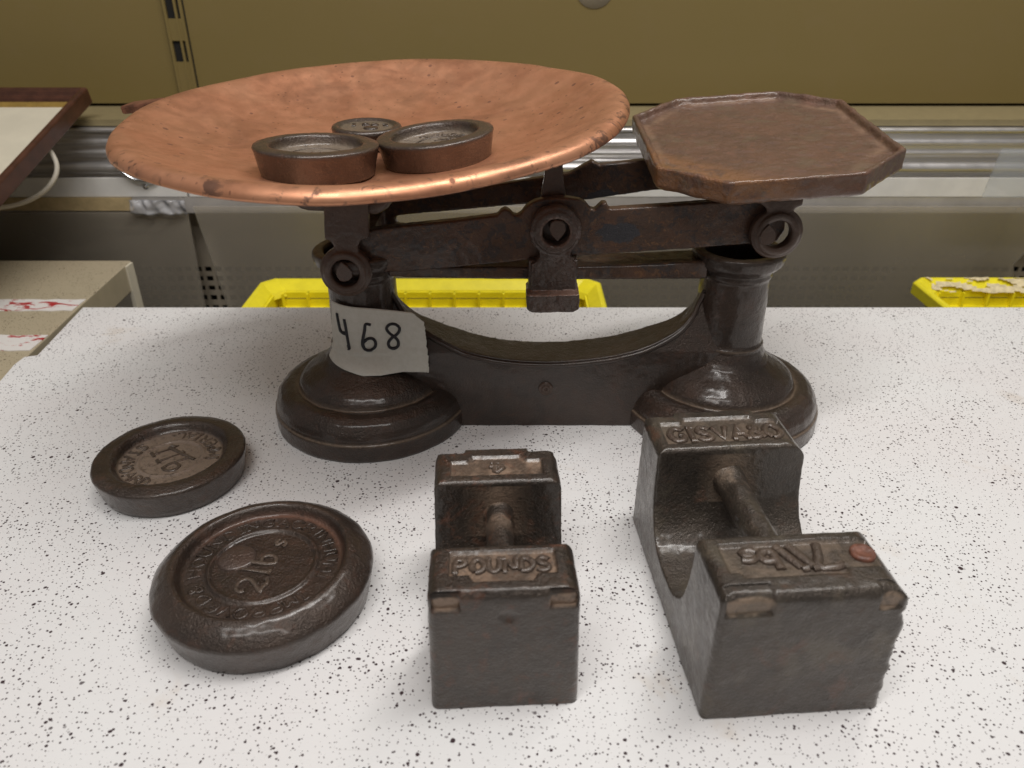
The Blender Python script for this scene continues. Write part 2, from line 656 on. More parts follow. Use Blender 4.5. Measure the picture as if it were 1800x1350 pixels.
def fbm(p, f, o):
    return noise.fractal(p * f, 1.0, 2.0, o, noise_basis='PERLIN_ORIGINAL')


def roughen(me, amp=0.03, freq=1.2, amp2=0.008, freq2=7, shape=None, dust=None, seed=0, attr='dust'):
    """cast-iron unevenness as real displacement, plus the dust attribute"""
    off = Vector((seed * 3.1, seed * 1.7, seed))
    normals = [v.normal.copy() for v in me.vertices]
    at = None
    if dust:
        at = me.attributes.new(attr, 'FLOAT', 'POINT')
    for i, v in enumerate(me.vertices):
        p = v.co / U
        n = normals[i]
        if dust:
            at.data[i].value = dust(p, n)
        d = fbm(p + off, freq, 3) * amp + (fbm(p + off, freq2, 2) * amp2 if amp2 else 0)
        if shape:
            q = shape(p, n)
            if q is not None:
                p = p + q
        v.co = (p + n * d) * U
    me.update()
    return me


# ------------------------------------------------------------------ cast lettering drawn with strokes
GL = {
    'A': [[(0, 0), (.5, 1), (1, 0)], [(.2, .38), (.8, .38)], [(-.12, 0), (.15, 0)], [(.85, 0), (1.12, 0)]],
    'B': [[(0, 0), (0, 1), (.6, 1), (.8, .78), (.6, .53), (0, .53)], [(.6, .53), (.9, .28), (.65, 0), (0, 0)]],
    'C': [[(.95, .8), (.7, 1), (.3, 1), (0, .65), (0, .35), (.3, 0), (.7, 0), (.95, .2)]],
    'D': [[(0, 0), (0, 1), (.55, 1), (.95, .65), (.95, .35), (.55, 0), (0, 0)]],
    'E': [[(.85, 1), (0, 1), (0, 0), (.85, 0)], [(0, .5), (.6, .5)]],
    'F': [[(.85, 1), (0, 1), (0, 0)], [(0, .5), (.6, .5)], [(-.15, 0), (.2, 0)]],
    'G': [[(.95, .8), (.7, 1), (.3, 1), (0, .65), (0, .35), (.3, 0), (.75, 0), (.95, .2), (.95, .45), (.6, .45)]],
    'H': [[(.05, 0), (.05, 1)], [(.9, 0), (.9, 1)], [(.05, .5), (.9, .5)]],
    'I': [[(.3, 0), (.3, 1)], [(.1, 1), (.5, 1)], [(.1, 0), (.5, 0)]],
    'L': [[(.1, 1), (.1, 0), (.85, 0), (.85, .15)]],
    'M': [[(0, 0), (.05, 1), (.5, .3), (.95, 1), (1, 0)]],
    'N': [[(0, 0), (0, 1), (.9, 0), (.9, 1)], [(-.15, 1), (.1, 1)], [(-.15, 0), (.15, 0)], [(.75, 1), (1.05, 1)]],
    'O': [[(.3, 0), (0, .35), (0, .65), (.3, 1), (.7, 1), (1, .65), (1, .35), (.7, 0), (.3, 0)]],
    'P': [[(0, 0), (0, 1), (.6, 1), (.88, .78), (.6, .5), (0, .5)], [(-.15, 0), (.2, 0)]],
    'R': [[(0, 0), (0, 1), (.6, 1), (.85, .78), (.6, .52), (0, .52)], [(.5, .52), (.95, 0)]],
    'S': [[(.9, .82), (.65, 1), (.25, 1), (.05, .78), (.25, .56), (.7, .45), (.92, .22), (.7, 0), (.25, 0), (.02, .18)]],
    'T': [[(0, 1), (.95, 1)], [(.47, 1), (.47, 0)], [(.3, 0), (.65, 0)]],
    'U': [[(.02, 1), (.02, .3), (.3, 0), (.65, 0), (.92, .3), (.92, 1)], [(-.15, 1), (.2, 1)], [(.75, 1), (1.08, 1)]],
    'V': [[(0, 1), (.45, 0), (.9, 1)]],
    'W': [[(0, 1), (.25, 0), (.5, .8), (.75, 0), (1, 1)]],
    'Y': [[(0, 1), (.45, .5), (.9, 1)], [(.45, .5), (.45, 0)]],
    '&': [[(1, 0), (.25, .75), (.3, .98), (.55, .98), (.6, .75), (.05, .35), (.1, .05), (.5, 0), (.9, .4)]],
    '1': [[(.05, .8), (.3, 1), (.3, 0)], [(.05, 0), (.55, 0)]],
    '2': [[(.12, .62), (.02, .8), (.2, .98), (.55, 1), (.8, .8), (.7, .55), (.1, .02), (.35, .12), (.7, .0), (.95, .15)]],
    '4': [[(.62, 0), (.62, 1), (0, .32), (.95, .32)], [(.4, 0), (.85, 0)]],
    '7': [[(0, .82), (0, 1), (.85, 1), (.55, .5), (.42, 0)]],
    'l': [[(.1, 1), (.25, 1.05), (.25, 0)], [(.05, 0), (.45, 0)]],
    'b': [[(.1, 1.02), (.1, 0), (.55, 0), (.8, .2), (.8, .4), (.55, .58), (.1, .5)]],
    's': [[(.75, .5), (.4, .6), (.1, .45), (.7, .2), (.4, 0), (.05, .1)]],
    'o': [[(.3, 0), (.05, .2), (.05, .4), (.3, .6), (.6, .6), (.8, .4), (.8, .2), (.6, 0), (.3, 0)]],
    'z': [[(.05, .6), (.75, .6), (.05, 0), (.8, 0)]],
    ' ': [],
}
NARROW = {'I': .55, '1': .6, 'l': .5, ' ': .5, 's': .8, 'b': .85, '.': .4}


def tubes(lines, r, name='strokes', flat=1.0):
    cu = bpy.data.curves.new(name, 'CURVE')
    cu.dimensions = '3D'
    for ln in lines:
        s = cu.splines.new('POLY')
        s.points.add(len(ln) - 1)
        for p, c in zip(s.points, ln):
            p.co = (c[0] * U, c[1] * U, c[2] * U, 1)
    cu.bevel_depth = r * U
    cu.bevel_resolution = 2
    cu.use_fill_caps = True
    me = evaluated(temp(cu))
    me.materials.clear()
    return me


def word_lines(text, h, wfac, place, gap=0.28):
    """place(u, v): distance along the line and height above it -> point"""
    tot = sum((NARROW.get(ch, 1.0) + gap) for ch in text) - gap
    x = -tot * h * wfac / 2
    out = []
    for ch in text:
        for st in GL[ch]:
            st = chaikin(st, 1) if len(st) > 3 else st
            out.append([place(x + a * h * wfac * 1.0, b * h) for a, b in st])
        x += (NARROW.get(ch, 1.0) + gap) * h * wfac
    return out


def straight(cx, cy, cz, ang, h, slope=0.0):
    ca, sa = math.cos(ang), math.sin(ang)

    def f(u, v):
        v -= h / 2
        return (cx + u * ca - v * sa, cy + u * sa + v * ca, cz)
    return f


def arc(r, cz, ang0, outward=True):
    """letters round a ring; outward: tops outwards, reading clockwise"""
    def f(u, v):
        if outward:
            a = ang0 - u / r
            rr = r + v
        else:
            a = ang0 + u / r
            rr = r - v
        return (rr * math.cos(a), rr * math.sin(a), cz)
    return f


# ================================================================== the setting
# speckled tabletop: white laminate on a board, one ragged corner on the left edge
outline = [(-35.1, 58.06), (-34.15, 49.4), (-34.95, 49.15), (-35.0, 47.9), (-34.6, 45.6), (-34.6, 8), (60, 8), (60, 58.06)]


def slab(poly, z0, z1):
    n = len(poly)
    vs = [(x, y, z1) for x, y in poly] + [(x, y, z0) for x, y in poly]
    fs = [tuple(range(n)), tuple(range(2 * n - 1, n - 1, -1))] + [(i, i + n, (i + 1) % n + n, (i + 1) % n) for i in range(n)]
    return vs, fs


me = fix_normals(mesh('tabletop', *slab(outline, -1.9, 0)))
top = link('tabletop', me, M['laminate'], smooth=False)
bv = top.modifiers.new('b', 'BEVEL')
bv.width = 0.0006
bv.segments = 2
tag(top, kind='structure')

# back wall of the display unit
vs, fs = join([box_v(-110, 110, 88, 90, 11.15, 60), box_v(-110, 110, 92.5, 93, 9, 14)])  # gap above the ledge and its backing are added to make a dark shade line
wall = link('back_wall', mesh('back_wall', vs, fs), M['wall'], smooth=False)
tag(wall, kind='structure')
vs, fs = box_v(-110, 110, 80.2, 92.4, 10.2, 10.82)
ledge = link('wall_ledge', mesh('wall_ledge', vs, fs), M['wall_ledge'], smooth=False)
tag(ledge, kind='structure')
# floor of the display unit, far below the table edge
vs, fs = box_v(-110, 110, 30, 84, -31, -30)
fl = link('display_floor', mesh('display_floor', vs, fs), M['grille'], smooth=False)
tag(fl, kind='structure')

# slotted upright let into the wall
up = empty('slotted_upright', (-35, 88, 14), 0, 'narrow olive slotted shelf upright in the wall behind the copper pan', 'shelf upright')
strip = []
zz = [60, 19.4, 17.5, 15.3, 13.4, 11.4]
# channel face made of rails and bridges so the slots are real openings
x0, x1 = -0.85, 1.15
sl = [(19.5, 23.0), (15.35, 17.4), (27, 29.2), (11.3, 12.2)]
sl = sorted(sl)
parts = []
for xa, xb in ((x0, -0.55), (0.30, 0.55), (0.85, x1)):
    parts.append(box_v(xa, xb, -0.35, -0.02, 11.4 - 14, 60 - 14))
prev = 11.4
for a, b in sl:
    if a > prev:
        for xa, xb in ((-0.55, 0.30), (0.55, 0.85)):
            parts.append(box_v(xa, xb, -0.30, -0.02, prev - 14, a - 14))
    prev = b
for xa, xb in ((-0.55, 0.30), (0.55, 0.85)):
    parts.append(box_v(xa, xb, -0.30, -0.02, prev - 14, 60 - 14))
link('channel', mesh('channel', *join(parts)), M['wall'], up, smooth=False)
link('slot_backing', mesh('slot_backing', *box_v(-0.75, 1.0, -0.06, -0.01, 11.5 - 14, 46 - 14)), M['dark'], up, smooth=False)
# the channel edges
link('edge_groove', mesh('edge_groove', *join([box_v(-0.98, -0.86, -0.12, -0.01, -2.6, 46), box_v(1.16, 1.26, -0.12, -0.01, -2.6, 46)])), M['dark'], up, smooth=False)

# pale round patch high on the wall
st = link('wall_patch', mesh('wall_patch', *prism_xz(circle(8.45, 22.4, 2.0, n=48), 87.93, 87.99)), simple('pale_patch', (0.42, 0.37, 0.30), 0.4))
tag(st, 'pale round patch on the olive wall above the scale', 'patch')

# aluminium rail across the back: one extruded profile (y, z), swept along x
prof = [(84, 10.1), (79.6, 10.1), (79.45, 10.0), (79.45, 9.75), (79.8, 9.65), (79.8, 9.0), (79.6, 8.75), (79.6, 8.5), (79.9, 8.35), (79.95, 7.9),
        (79.6, 7.75), (79.6, 7.5), (80.1, 7.4), (80.3, 7.0), (80.15, 6.7)]
for i in range(9):
    a = R(100 + 160 * i / 8)
    prof.append((80.0 + 0.55 * math.cos(a) - 0.05, 6.1 + 0.55 * math.sin(a)))
prof += [(80.2, 5.45), (80.2, 5.2), (80.0, 5.12), (80.0, 1.9), (80.3, 1.7), (81.2, 1.65), (84, 1.65)]
rail = empty('metal_rail', (0, 80, 2), 0, 'ribbed aluminium rail with white lower strip running along the back wall', 'rail')
vs, fs = prism_yz([(y - 80, z - 2) for y, z in prof], -108, 108)
me = fix_normals(mesh('ribbed_profile', vs, fs))
o = link('ribbed_profile', me, M['alu'], rail, smooth=False)
bv = o.modifiers.new('b', 'BEVEL')
bv.width = 0.0008
bv.segments = 2
vs, fs = join([box_v(-108, -33.9, -0.35, -0.02, 1.15, 3.15), box_v(-33.65, 108, -0.35, -0.02, 1.15, 3.15)])
o = link('white_strip', mesh('white_strip', vs, fs), M['white_strip'], rail, smooth=False)
bv = o.modifiers.new('b', 'BEVEL')
bv.width = 0.0006
bv.segments = 2
vs, fs = box_v(-108, 108, -0.30, -0.05, -0.55, 1.13)
link('lower_lip', mesh('lower_lip', vs, fs), simple('grey_lip', (0.50, 0.47, 0.44), 0.4, 0.3, var=0.1, vs=0.3), rail, smooth=False)
for sx, sz in ((-38.0, 2.25), (52, 6.9)):
    v_, f_ = lathe_v([(0.001, 0.16), (0.18, 0.15), (0.30, 0.07), (0.33, 0.0)], 24, close=False)
    me = mesh('screw', v_, f_)
    me.transform(Matrix.Rotation(R(90), 4, 'X'))
    link('screw', me, M['chrome'], rail, (sx, -0.35, sz))

# strip of tan tape under the rail, far left
me = mesh('tan_tape', *box_v(-62, -39.7, 79.50, 79.64, 1.75, 3.12))
o = link('tan_tape_strip', me, M['tan_tape'], smooth=False)
tag(o, 'strip of tan tape stuck under the white rail strip on the left', 'tape')

# chrome ring hanging on the rail behind the pan
ring_pts = [(-37.9 + 2.4 * math.cos(R(a)), 79.15, 7.3 + 2.3 * math.sin(R(a))) for a in range(0, 361, 6)]
me = tubes([ring_pts], 0.2)
o = link('chrome_ring', me, M['chrome'])
tag(o, 'chrome ring lying against the rail, half hidden by the copper pan', 'ring')
v_, f_ = prism_xz(circle(-37.9, 7.3, 2.1, n=48), 79.3, 79.4)
link('backing_disc', mesh('backing_disc', v_, f_), M['white_strip'], o, smooth=False)

# perforated grille below the rail: a sheet with real holes
xs, zs = [], []
px, hw = 1.12, 0.74
nx = 170
x = -95.0
cols = []
while x < 95:
    cols.append((x, x + hw))
    x += px
rows = [(-5.95, -5.35), (-7.07, -6.45), (-8.2, -7.6), (-9.4, -8.75), (-10.6, -10.0), (-11.8, -11.2)]
rows.sort()
xe = [-108.0] + [c for p in cols for c in p] + [108.0]
ze = [-30.0] + [c for p in rows for c in p] + [1.7]
idx = {}
vs, fs = [], []
for i, xx in enumerate(xe):
    for j, z in enumerate(ze):
        idx[i, j] = len(vs)
        vs.append((xx, 82.0, z))
for i in range(len(xe) - 1):
    for j in range(len(ze) - 1):
        if i % 2 == 1 and j % 2 == 1:
            continue
        fs.append((idx[i, j], idx[i + 1, j], idx[i + 1, j + 1], idx[i, j + 1]))
gr = empty('perforated_grille', (0, 82, -30), 0, 'grey metal panel with rows of square perforations below the rail', 'grille')
me = mesh('sheet', vs, fs)
me.transform(Matrix.Translation((0, -82 * U, 30 * U)))
o = link('sheet', me, M['grille'], gr, smooth=False)
so = o.modifiers.new('s', 'SOLIDIFY')
so.thickness = 0.002
so.offset = 0
link('dark_backing', mesh('dark_backing', *box_v(-108, 108, 1.2, 1.4, 10, 31.6)), M['dark'], gr, smooth=False)

# two dusty acrylic sheets standing in front of the grille, a narrow gap between them
def sheet(name, pts, y0, y1, mat, label):
    me = fix_normals(mesh(name, *prism_xz(pts, y0, y1)))
    o = link(name, me, mat, smooth=False)
    return tag(o, label, 'acrylic sheet')


sheet('acrylic_sheet', [(-33.2, 2.35), (-31.6, -9.0), (-30.9, -16), (58, -16), (54.2, -4), (58, 2.35)], 78.9, 79.1, M['acrylic'],
      'wide dusty clear acrylic sheet standing before the grille, right of the gap')
sheet('acrylic_sheet', [(-95, 1.6), (-95, -16), (-34.6, -16), (-34.2, -9), (-34.0, 1.6)], 79.2, 79.4, M['acrylic'],
      'dusty acrylic sheet before the grille left of the gap, behind the cream shelf')
o = sheet('acrylic_sheet', [(44.9, 9.7), (44.4, 5.2), (62, 5.2), (62, 9.5)], 72.0, 72.2, M['acrylic_clear'],
          'small clear acrylic pane in front of the rail at the far right')
# crumpled clear film under the rail, left of the gap
random.seed(3)
vs, fs = [], []
nx_, nz_ = 60, 8
for i in range(nx_ + 1):
    for j in range(nz_ + 1):
        xx = -39.6 + 5.8 * i / nx_
        z = 3.1 - 1.5 * j / nz_
        p = Vector((xx * 0.9, z * 1.1, 2))
        vs.append((xx, 78.6 + 0.30 * noise.noise(p) + 0.15 * noise.noise(p * 2.3), z + 0.1 * noise.noise(p * 0.9 + Vector((9, 0, 0)))))
for i in range(nx_):
    for j in range(nz_):
        a = i * (nz_ + 1) + j
        fs.append((a, a + nz_ + 1, a + nz_ + 2, a + 1))
film = acrylic('crumpled_film', (0.75, 0.75, 0.78), 0.35, 0.10)
o = link('clear_film', mesh('clear_film', vs, fs), film)
so = o.modifiers.new('s', 'SOLIDIFY')
so.thickness = 0.0002
tag(o, 'crumpled clear plastic film stuck under the white rail strip', 'plastic film')

# neighbouring cream shelf board with torn labels
sh = empty('cream_shelf', (-60, 30, -3.2), 0, 'cream speckled shelf board with torn labels, left of the white table', 'shelf')
me = fix_normals(mesh('board', *slab([(-90 + 60, 20 - 30), (-35.1 + 60, 20 - 30), (-35.35 + 60, 46.6 - 30), (-36.3 + 60, 60 - 30), (-36.85 + 60, 70.8 - 30), (-90 + 60, 70.8 - 30)], 0.0, 2.6)))
me.materials.append(M['laminate_cream'])
me.materials.append(simple('cream_edge_band', (0.40, 0.345, 0.24), 0.5, var=0.06, vs=0.5))
for p_ in me.polygons:
    p_.material_index = 0 if abs(p_.normal.z) > 0.5 else 1
o = link('board', me, None, sh, smooth=False)
bv = o.modifiers.new('b', 'BEVEL')
bv.width = 0.0008
bv.segments = 2


def ragged(x0, x1, ya, yb, seed, lean=0.0):
    rnd = random.Random(seed)
    top_, bot = [], []
    n = 40
    for i in range(n + 1):
        x = x0 + (x1 - x0) * i / n
        top_.append((x, yb + lean * i / n + 0.22 * noise.noise(Vector((x * 0.9, seed, 0))) + rnd.uniform(-.06, .06)))
        bot.append((x, ya + lean * i / n + 0.35 * noise.noise(Vector((x * 0.5, seed + 5, 0))) + rnd.uniform(-.08, .08)))
    return bot + top_[::-1]


for (x0, x1, ya, yb, sd) in ((-70, -36.45, 58.6, 61.0, 1), (-66, -35.9, 51.3, 53.9, 2)):
    poly = [(x + 60, y - 30) for x, y in ragged(x0, x1, ya, yb, sd)]
    me = fix_normals(mesh('torn_label', *slab(poly, 2.604, 2.66)))
    link('torn_label', me, M['torn'], sh, smooth=False)
v_, f_ = box_v(-36.95 + 60, -36.6 + 60, 69.3 - 30, 70.6 - 30, -2.2, 2.5)
o = link('bracket', mesh('bracket', v_, f_), M['mat_board'], sh, smooth=False)

# legs/supports of the two boards go down out of view: a dark plinth under each keeps them standing
vs, fs = box_v(-33, 58, 12, 56, -30, -1.92)
pl = link('table_plinth', mesh('table_plinth', vs, fs), M['dark'], smooth=False)
tag(pl, kind='structure')
vs, fs = box_v(-88, -40, 22, 69, -30, -3.22)
pl = link('shelf_plinth', mesh('shelf_plinth', vs, fs), M['dark'], smooth=False)
tag(pl, kind='structure')


# yellow plastic crates below and behind the table edge; their far rims stick up into view
def crate(x0, x1, y0, y1, ztop, label, peel=False):
    h = 11.0
    cr = empty('plastic_crate', ((x0 + x1) / 2, (y0 + y1) / 2, ztop - h), 0, label, 'crate', 'yellow crates behind the table')
    W, D = (x1 - x0) / 2, (y1 - y0) / 2
    rr = [(0.0, -1.3), (0.0, -0.2), (0.2, 0.0), (0.55, -0.05), (1.45, -0.75), (1.7, -1.3)]
    vs, fs = [], []
    for d, z in rr:
        c = 1.1
        for q in ((-W + d, -D + d + c), (-W + d + c, -D + d), (W - d - c, -D + d), (W - d, -D + d + c), (W - d, D - d - c), (W - d - c, D - d), (-W + d + c, D - d), (-W + d, D - d - c)):
            vs.append((q[0], q[1], h + z))
    for i in range(len(rr) - 1):
        for k in range(8):
            a, b_ = i * 8 + k, i * 8 + (k + 1) % 8
            fs.append((a, b_, b_ + 8, a + 8))
    me = mesh('rim', vs, fs)
    o = link('rim', me, M['yellow'], cr, smooth=False)
    s = o.modifiers.new('s', 'SOLIDIFY')
    s.thickness = 0.002
    b = o.modifiers.new('b', 'BEVEL')
    b.width = 0.0022
    b.segments = 3
    # inner ribs and ledges of the long far side and the near side
    ribs = []
    n = int((2 * W - 4) / 2.35)
    for i in range(n + 1):
        x = -W + 2.4 + i * (2 * W - 4.8) / n
        for s_ in (1, -1):
            ya, yb = s_ * (D - 1.75) - 0.45, s_ * (D - 1.75) + 0.3
            ribs.append(box_v(x - 0.10, x + 0.10, ya, yb, 0.3, h - 0.9))
    for z in (h - 2.45, h - 5.5):
        for s_ in (1, -1):
            yc = s_ * (D - 1.75)
            ribs.append(box_v(-W + 1.9, W - 1.9, yc - 0.42, yc + 0.3, z - 0.1, z + 0.1))
    link('ribs', mesh('ribs', *join(ribs)), M['yellow'], cr, smooth=False)
    wl = [box_v(-W + 1.7, W - 1.7, s_ * (D - 1.6) - 0.1, s_ * (D - 1.6) + 0.1, za, zb) for s_ in (1, -1) for za, zb in ((0, h - 1.62), (h - 1.50, h - 0.9))]
    wl += [box_v(s_ * (W - 1.6) - 0.1, s_ * (W - 1.6) + 0.1, -D + 1.6, D - 1.6, 0, h - 0.9) for s_ in (1, -1)]
    wl.append(box_v(-W + 1.7, W - 1.7, -D + 1.7, D - 1.7, 0, 0.3))
    link('wall', mesh('wall', *join(wl)), M['yellow'], cr, smooth=False)
    if peel:
        tp = []
        for i in range(61):
            for j in range(13):
                x = -W + 1.4 + i * 0.4
                y = D - 0.35 - j * 0.16
                p = Vector((x, y, 3))
                z = h + 0.06 - max(0, (D - 0.9 - y)) * 0.62 + 0.12 * noise.noise(p * 1.7) + 0.05 * noise.noise(p * 5)
                tp.append((x + 0.5 * noise.noise(p * 0.8), y, z))
        ff = [(i * 13 + j, i * 13 + 13 + j, i * 13 + 14 + j, i * 13 + j + 1) for i in range(60) for j in range(12) if noise.noise(Vector((i * 0.2, j * 0.33 - i * 0.12, 1))) > -0.02]
        link('peeling_tape', mesh('peeling_tape', tp, ff), simple('dry_tape', (0.66, 0.56, 0.34), 0.6, var=0.2, vs=2), cr)
    return cr


crate(-25.0, 8.8, 60.2, 72.6, -3.05, 'yellow plastic crate seen under the beam of the scale')
crate(39.7, 73.7, 60.2, 72.6, -2.95, 'yellow crate with peeling tape on its rim at the right edge', True)
v_, f_ = box_v(-30, 75, 60, 78, -30, -14.1)
o = link('crate_support', mesh('crate_support', v_, f_), M['dark'], smooth=False)
tag(o, kind='structure')

# framed picture leaning from the rail down to the cream shelf
fr = empty('picture_frame', (-41.9, 80.5, 13.9), 0, 'dark wooden picture frame with cream mount leaning at the left edge', 'picture frame')
TL = R(15.6)


def frame_pt(x, d, h):
    """x to the left is negative, d down the slope towards the camera, h above the picture plane"""
    return (x, -d * math.cos(TL) - h * math.sin(TL) * 1.0, -d * math.sin(TL) + h * math.cos(TL))


FW, FL = 34.0, 48.0
mould = [(d * 0.62, h) for d, h in [(0, -1.6), (0, -0.2), (0.25, 0.0), (0.7, 0.0), (0.85, -0.15), (1.1, -0.15), (1.5, -0.55), (2.0, -0.6), (2.2, -0.9), (2.2, -1.6)]]


def frame_ring(pr):
    vs, fs = [], []
    for d, h in pr:
        for q in ((-d, d), (-FW + d, d), (-FW + d, FL - d), (-d, FL - d)):
            vs.append(frame_pt(q[0], q[1], h))
    n = len(pr)
    for i in range(n):
        for k in range(4):
            a, b = i * 4 + k, i * 4 + (k + 1) % 4
            c, d = ((i + 1) % n) * 4 + (k + 1) % 4, ((i + 1) % n) * 4 + k
            fs.append((a, b, c, d))
    return vs, fs


o = link('moulding', fix_normals(mesh('moulding', *frame_ring(mould))), M['wood'], fr, smooth=False)
bv = o.modifiers.new('b', 'BEVEL')
bv.width = 0.001
bv.segments = 2
link('gilt_liner', fix_normals(mesh('gilt_liner', *frame_ring([(1.36, -0.95), (1.9, -1.15), (1.9, -1.5), (1.36, -1.5)]))), M['gold'], fr, smooth=False)
pts = [frame_pt(*q, -1.25) for q in ((-1.8, 1.8), (-FW + 1.8, 1.8), (-FW + 1.8, FL - 1.8), (-1.8, FL - 1.8))]
pts += [frame_pt(*q, -1.5) for q in ((-1.8, 1.8), (-FW + 1.8, 1.8), (-FW + 1.8, FL - 1.8), (-1.8, FL - 1.8))]
link('mount', fix_normals(mesh('mount', pts, box_v(0, 1, 0, 1, 0, 1)[1])), M['mat_board'], fr, smooth=False)
# cord hanging from its underside
c0 = [frame_pt(-0.7, 9.2, -1.6), frame_pt(-0.3, 9.4, -2.2), frame_pt(0.05, 10.0, -3.2), frame_pt(-0.4, 10.8, -4.2), frame_pt(-1.8, 11.4, -5.3), frame_pt(-4.5, 12.0, -6.2), frame_pt(-8, 13, -5.8), frame_pt(-11, 12.5, -1.6)]
link('hanging_cord', tubes([chaikin(c0, 3)], 0.22), M['wire'], fr)

# ================================================================== the scale
SX, SY = 2.1, 41.75
scale = empty('counter_scale', (SX, SY, 0), 0, 'rusty cast iron balance scale with octagonal plate, two round feet and numbered tape', 'scale')
OFF = Matrix.Translation((-SX * U, -SY * U, 0))


def sc_part(name, me, mat, parent=None, smooth=True):
    me.transform(OFF)
    return link(name, me, mat, parent or scale, smooth=smooth)


LX, RX, BY = -8.66, 12.85, 41.75
base_prof = [(5.90, 0), (5.95, 0.15), (5.95, 1.02), (5.90, 1.12), (5.80, 1.18), (5.82, 1.35), (5.72, 1.75), (5.45, 2.15), (5.1, 2.42), (4.75, 2.52), (4.5, 2.48), (4.40, 2.36),
             (4.33, 2.50), (4.25, 2.72), (4.0, 3.02), (3.55, 3.36), (3.0, 3.70), (2.6, 4.02), (2.33, 4.4), (2.17, 4.8), (2.10, 4.92), (2.14, 5.0), (2.16, 5.07), (2.10, 5.15),
             (2.02, 5.25), (2.0, 6.0), (1.97, 7.5), (1.93, 9.1), (2.02, 9.2), (2.06, 9.32), (2.0, 9.45), (2.05, 9.6), (2.35, 9.8), (2.55, 10.05), (2.6, 10.35), (2.58, 10.62), (2.45, 10.72),
             (2.05, 10.7), (1.92, 10.6), (1.85, 10.2), (1.8, 8.9), (0.01, 8.8)]


def smooth_prof(p):
    return densify(p, 0.11)


def pillar(cx):
    v_, f_ = lathe_v(smooth_prof(base_prof), 300, cx, BY)
    return mesh('pillar', v_, f_)


def base_dust(cx):
    def f(p, n):
        r = math.hypot(p.x - cx, p.y - BY)
        g = math.exp(-((r - 4.42) / 0.10) ** 2) * (1 if 2.0 < p.z < 2.7 else 0)
        e = math.exp(-((p.z - 1.10) / 0.05) ** 2) * 0.9
        k = math.exp(-((p.z - 5.05) / 0.06) ** 2) * 0.6
        inner = 0.7 if (p.z > 10.62 and r > 1.9) else 0
        return min(1, g * 0.8 + e + k + inner)
    return f


for i, cx in enumerate((LX, RX)):
    o = sc_part('pillar', roughen(pillar(cx), 0.035, 0.8, 0.011, 3.6, dust=base_dust(cx), seed=i), M['base'])
    o['label'] = ('pillar with the taped number, left one', 'right pillar under the octagonal plate')[i]

# web with the curved saddle between the pillars
arch = [(-6.95, 8.3), (-6.4, 7.2), (-5.7, 6.42), (-4.79, 5.92), (-3.61, 5.30), (-2.51, 4.86), (-0.99, 4.48), (0.60, 4.29), (2.0, 4.24), (3.4, 4.29), (5.23, 4.50), (6.60, 4.78),
        (7.72, 5.13), (8.83, 5.58), (9.65, 6.05), (10.2, 6.55), (10.65, 7.25), (11.0, 8.3)]
arch = chaikin(arch, 2)
web = [(LX, 0.0)] + [(LX, 8.3)] + arch + [(RX, 8.3), (RX, 0.0)]
me = fix_normals(mesh('web', *prism_xz(web, 39.85, 42.9)))
me = remesh(me, 0.09, 2)


def web_taper(p, n):
    k = 1 - 0.75 * max(0, min(1, (p.z - 5.0) / 2.6))
    return Vector((0, (41.5 - p.y) * (1 - k), 0))


o = sc_part('web', roughen(me, 0.03, 0.7, 0.011, 3.6, shape=web_taper, seed=4), M['base'])
def arch_y(z, y):
    return y + (41.5 - y) * 0.75 * max(0, min(1, (z - 5.0) / 2.6))


bead = [(x, arch_y(z, 39.86), z - 0.10) for x, z in arch]
me = merge([tubes([bead], 0.16), tubes([[(x, arch_y(z, 39.98), z + 0.04) for x, z in arch]], 0.10)])
sc_part('arch_bead', roughen(me, 0.02, 1.5, 0.012, 5, seed=5), M['base'])
v_, f_ = lathe_v([(0.0001, 0.02), (0.07, 0.02), (0.09, 0.07), (0.24, 0.09), (0.27, 0.02), (0.36, 0.02), (0.42, 0.07), (0.46, -0.1)], 32, close=False)
me = mesh('web_rivet', v_, f_)
me.transform(Matrix.Translation((2.0 * U, 39.76 * U, 2.62 * U)) @ Matrix.Rotation(R(90), 4, 'X') @ Matrix.Scale(0.95, 4))
sc_part('web_rivet', me, M['yoke'])

# bridge bar between the two cups
br = [(-6.9, 9.42), (-6.9, 10.15), (-3.0, 10.02), (2, 10.0), (7, 10.12), (10.6, 10.30), (10.9, 10.35), (10.9, 9.30), (7, 9.28), (2, 9.25), (-3, 9.32)]
me = merge([curve2d([br], 40.4, 42.6, 0.08)])
me = remesh(fix_normals(me), 0.1, 1)
sc_part('bridge', roughen(me, 0.02, 0.9, 0.006, 6, seed=6), M['beam'])

# beam: front and back bars of the rocking frame, joined by cross pieces
BEAM_FRONT = [(-9.55, 11.25), (-8.85, 12.07), (-7.61, 12.26), (-6.08, 12.45), (-3.03, 12.76), (-0.78, 13.04), (-0.60, 13.28), (-0.36, 13.40), (-0.12, 13.28), (0.06, 13.07), (0.27, 13.01), (0.51, 13.19), (0.72, 13.50), (1.14, 13.77), (1.64, 13.92), (2.33, 13.98), (2.98, 13.98), (3.58, 13.89), (3.92, 13.68), (4.14, 13.40), (4.39, 13.34), (4.59, 13.56), (4.79, 13.74), (5.00, 13.71), (5.11, 13.40), (6.90, 13.50), (10.77, 13.77), (12.84, 13.92), (14.09, 13.92), (14.52, 13.16), (14.62, 12.23), (14.29, 11.63), (13.36, 11.50), (10.93, 11.31), (7.10, 11.05), (3.41, 10.79), (0.93, 10.57), (-3.12, 10.14), (-5.63, 9.91), (-7.83, 9.81), (-8.97, 9.41), (-9.75, 9.48)]
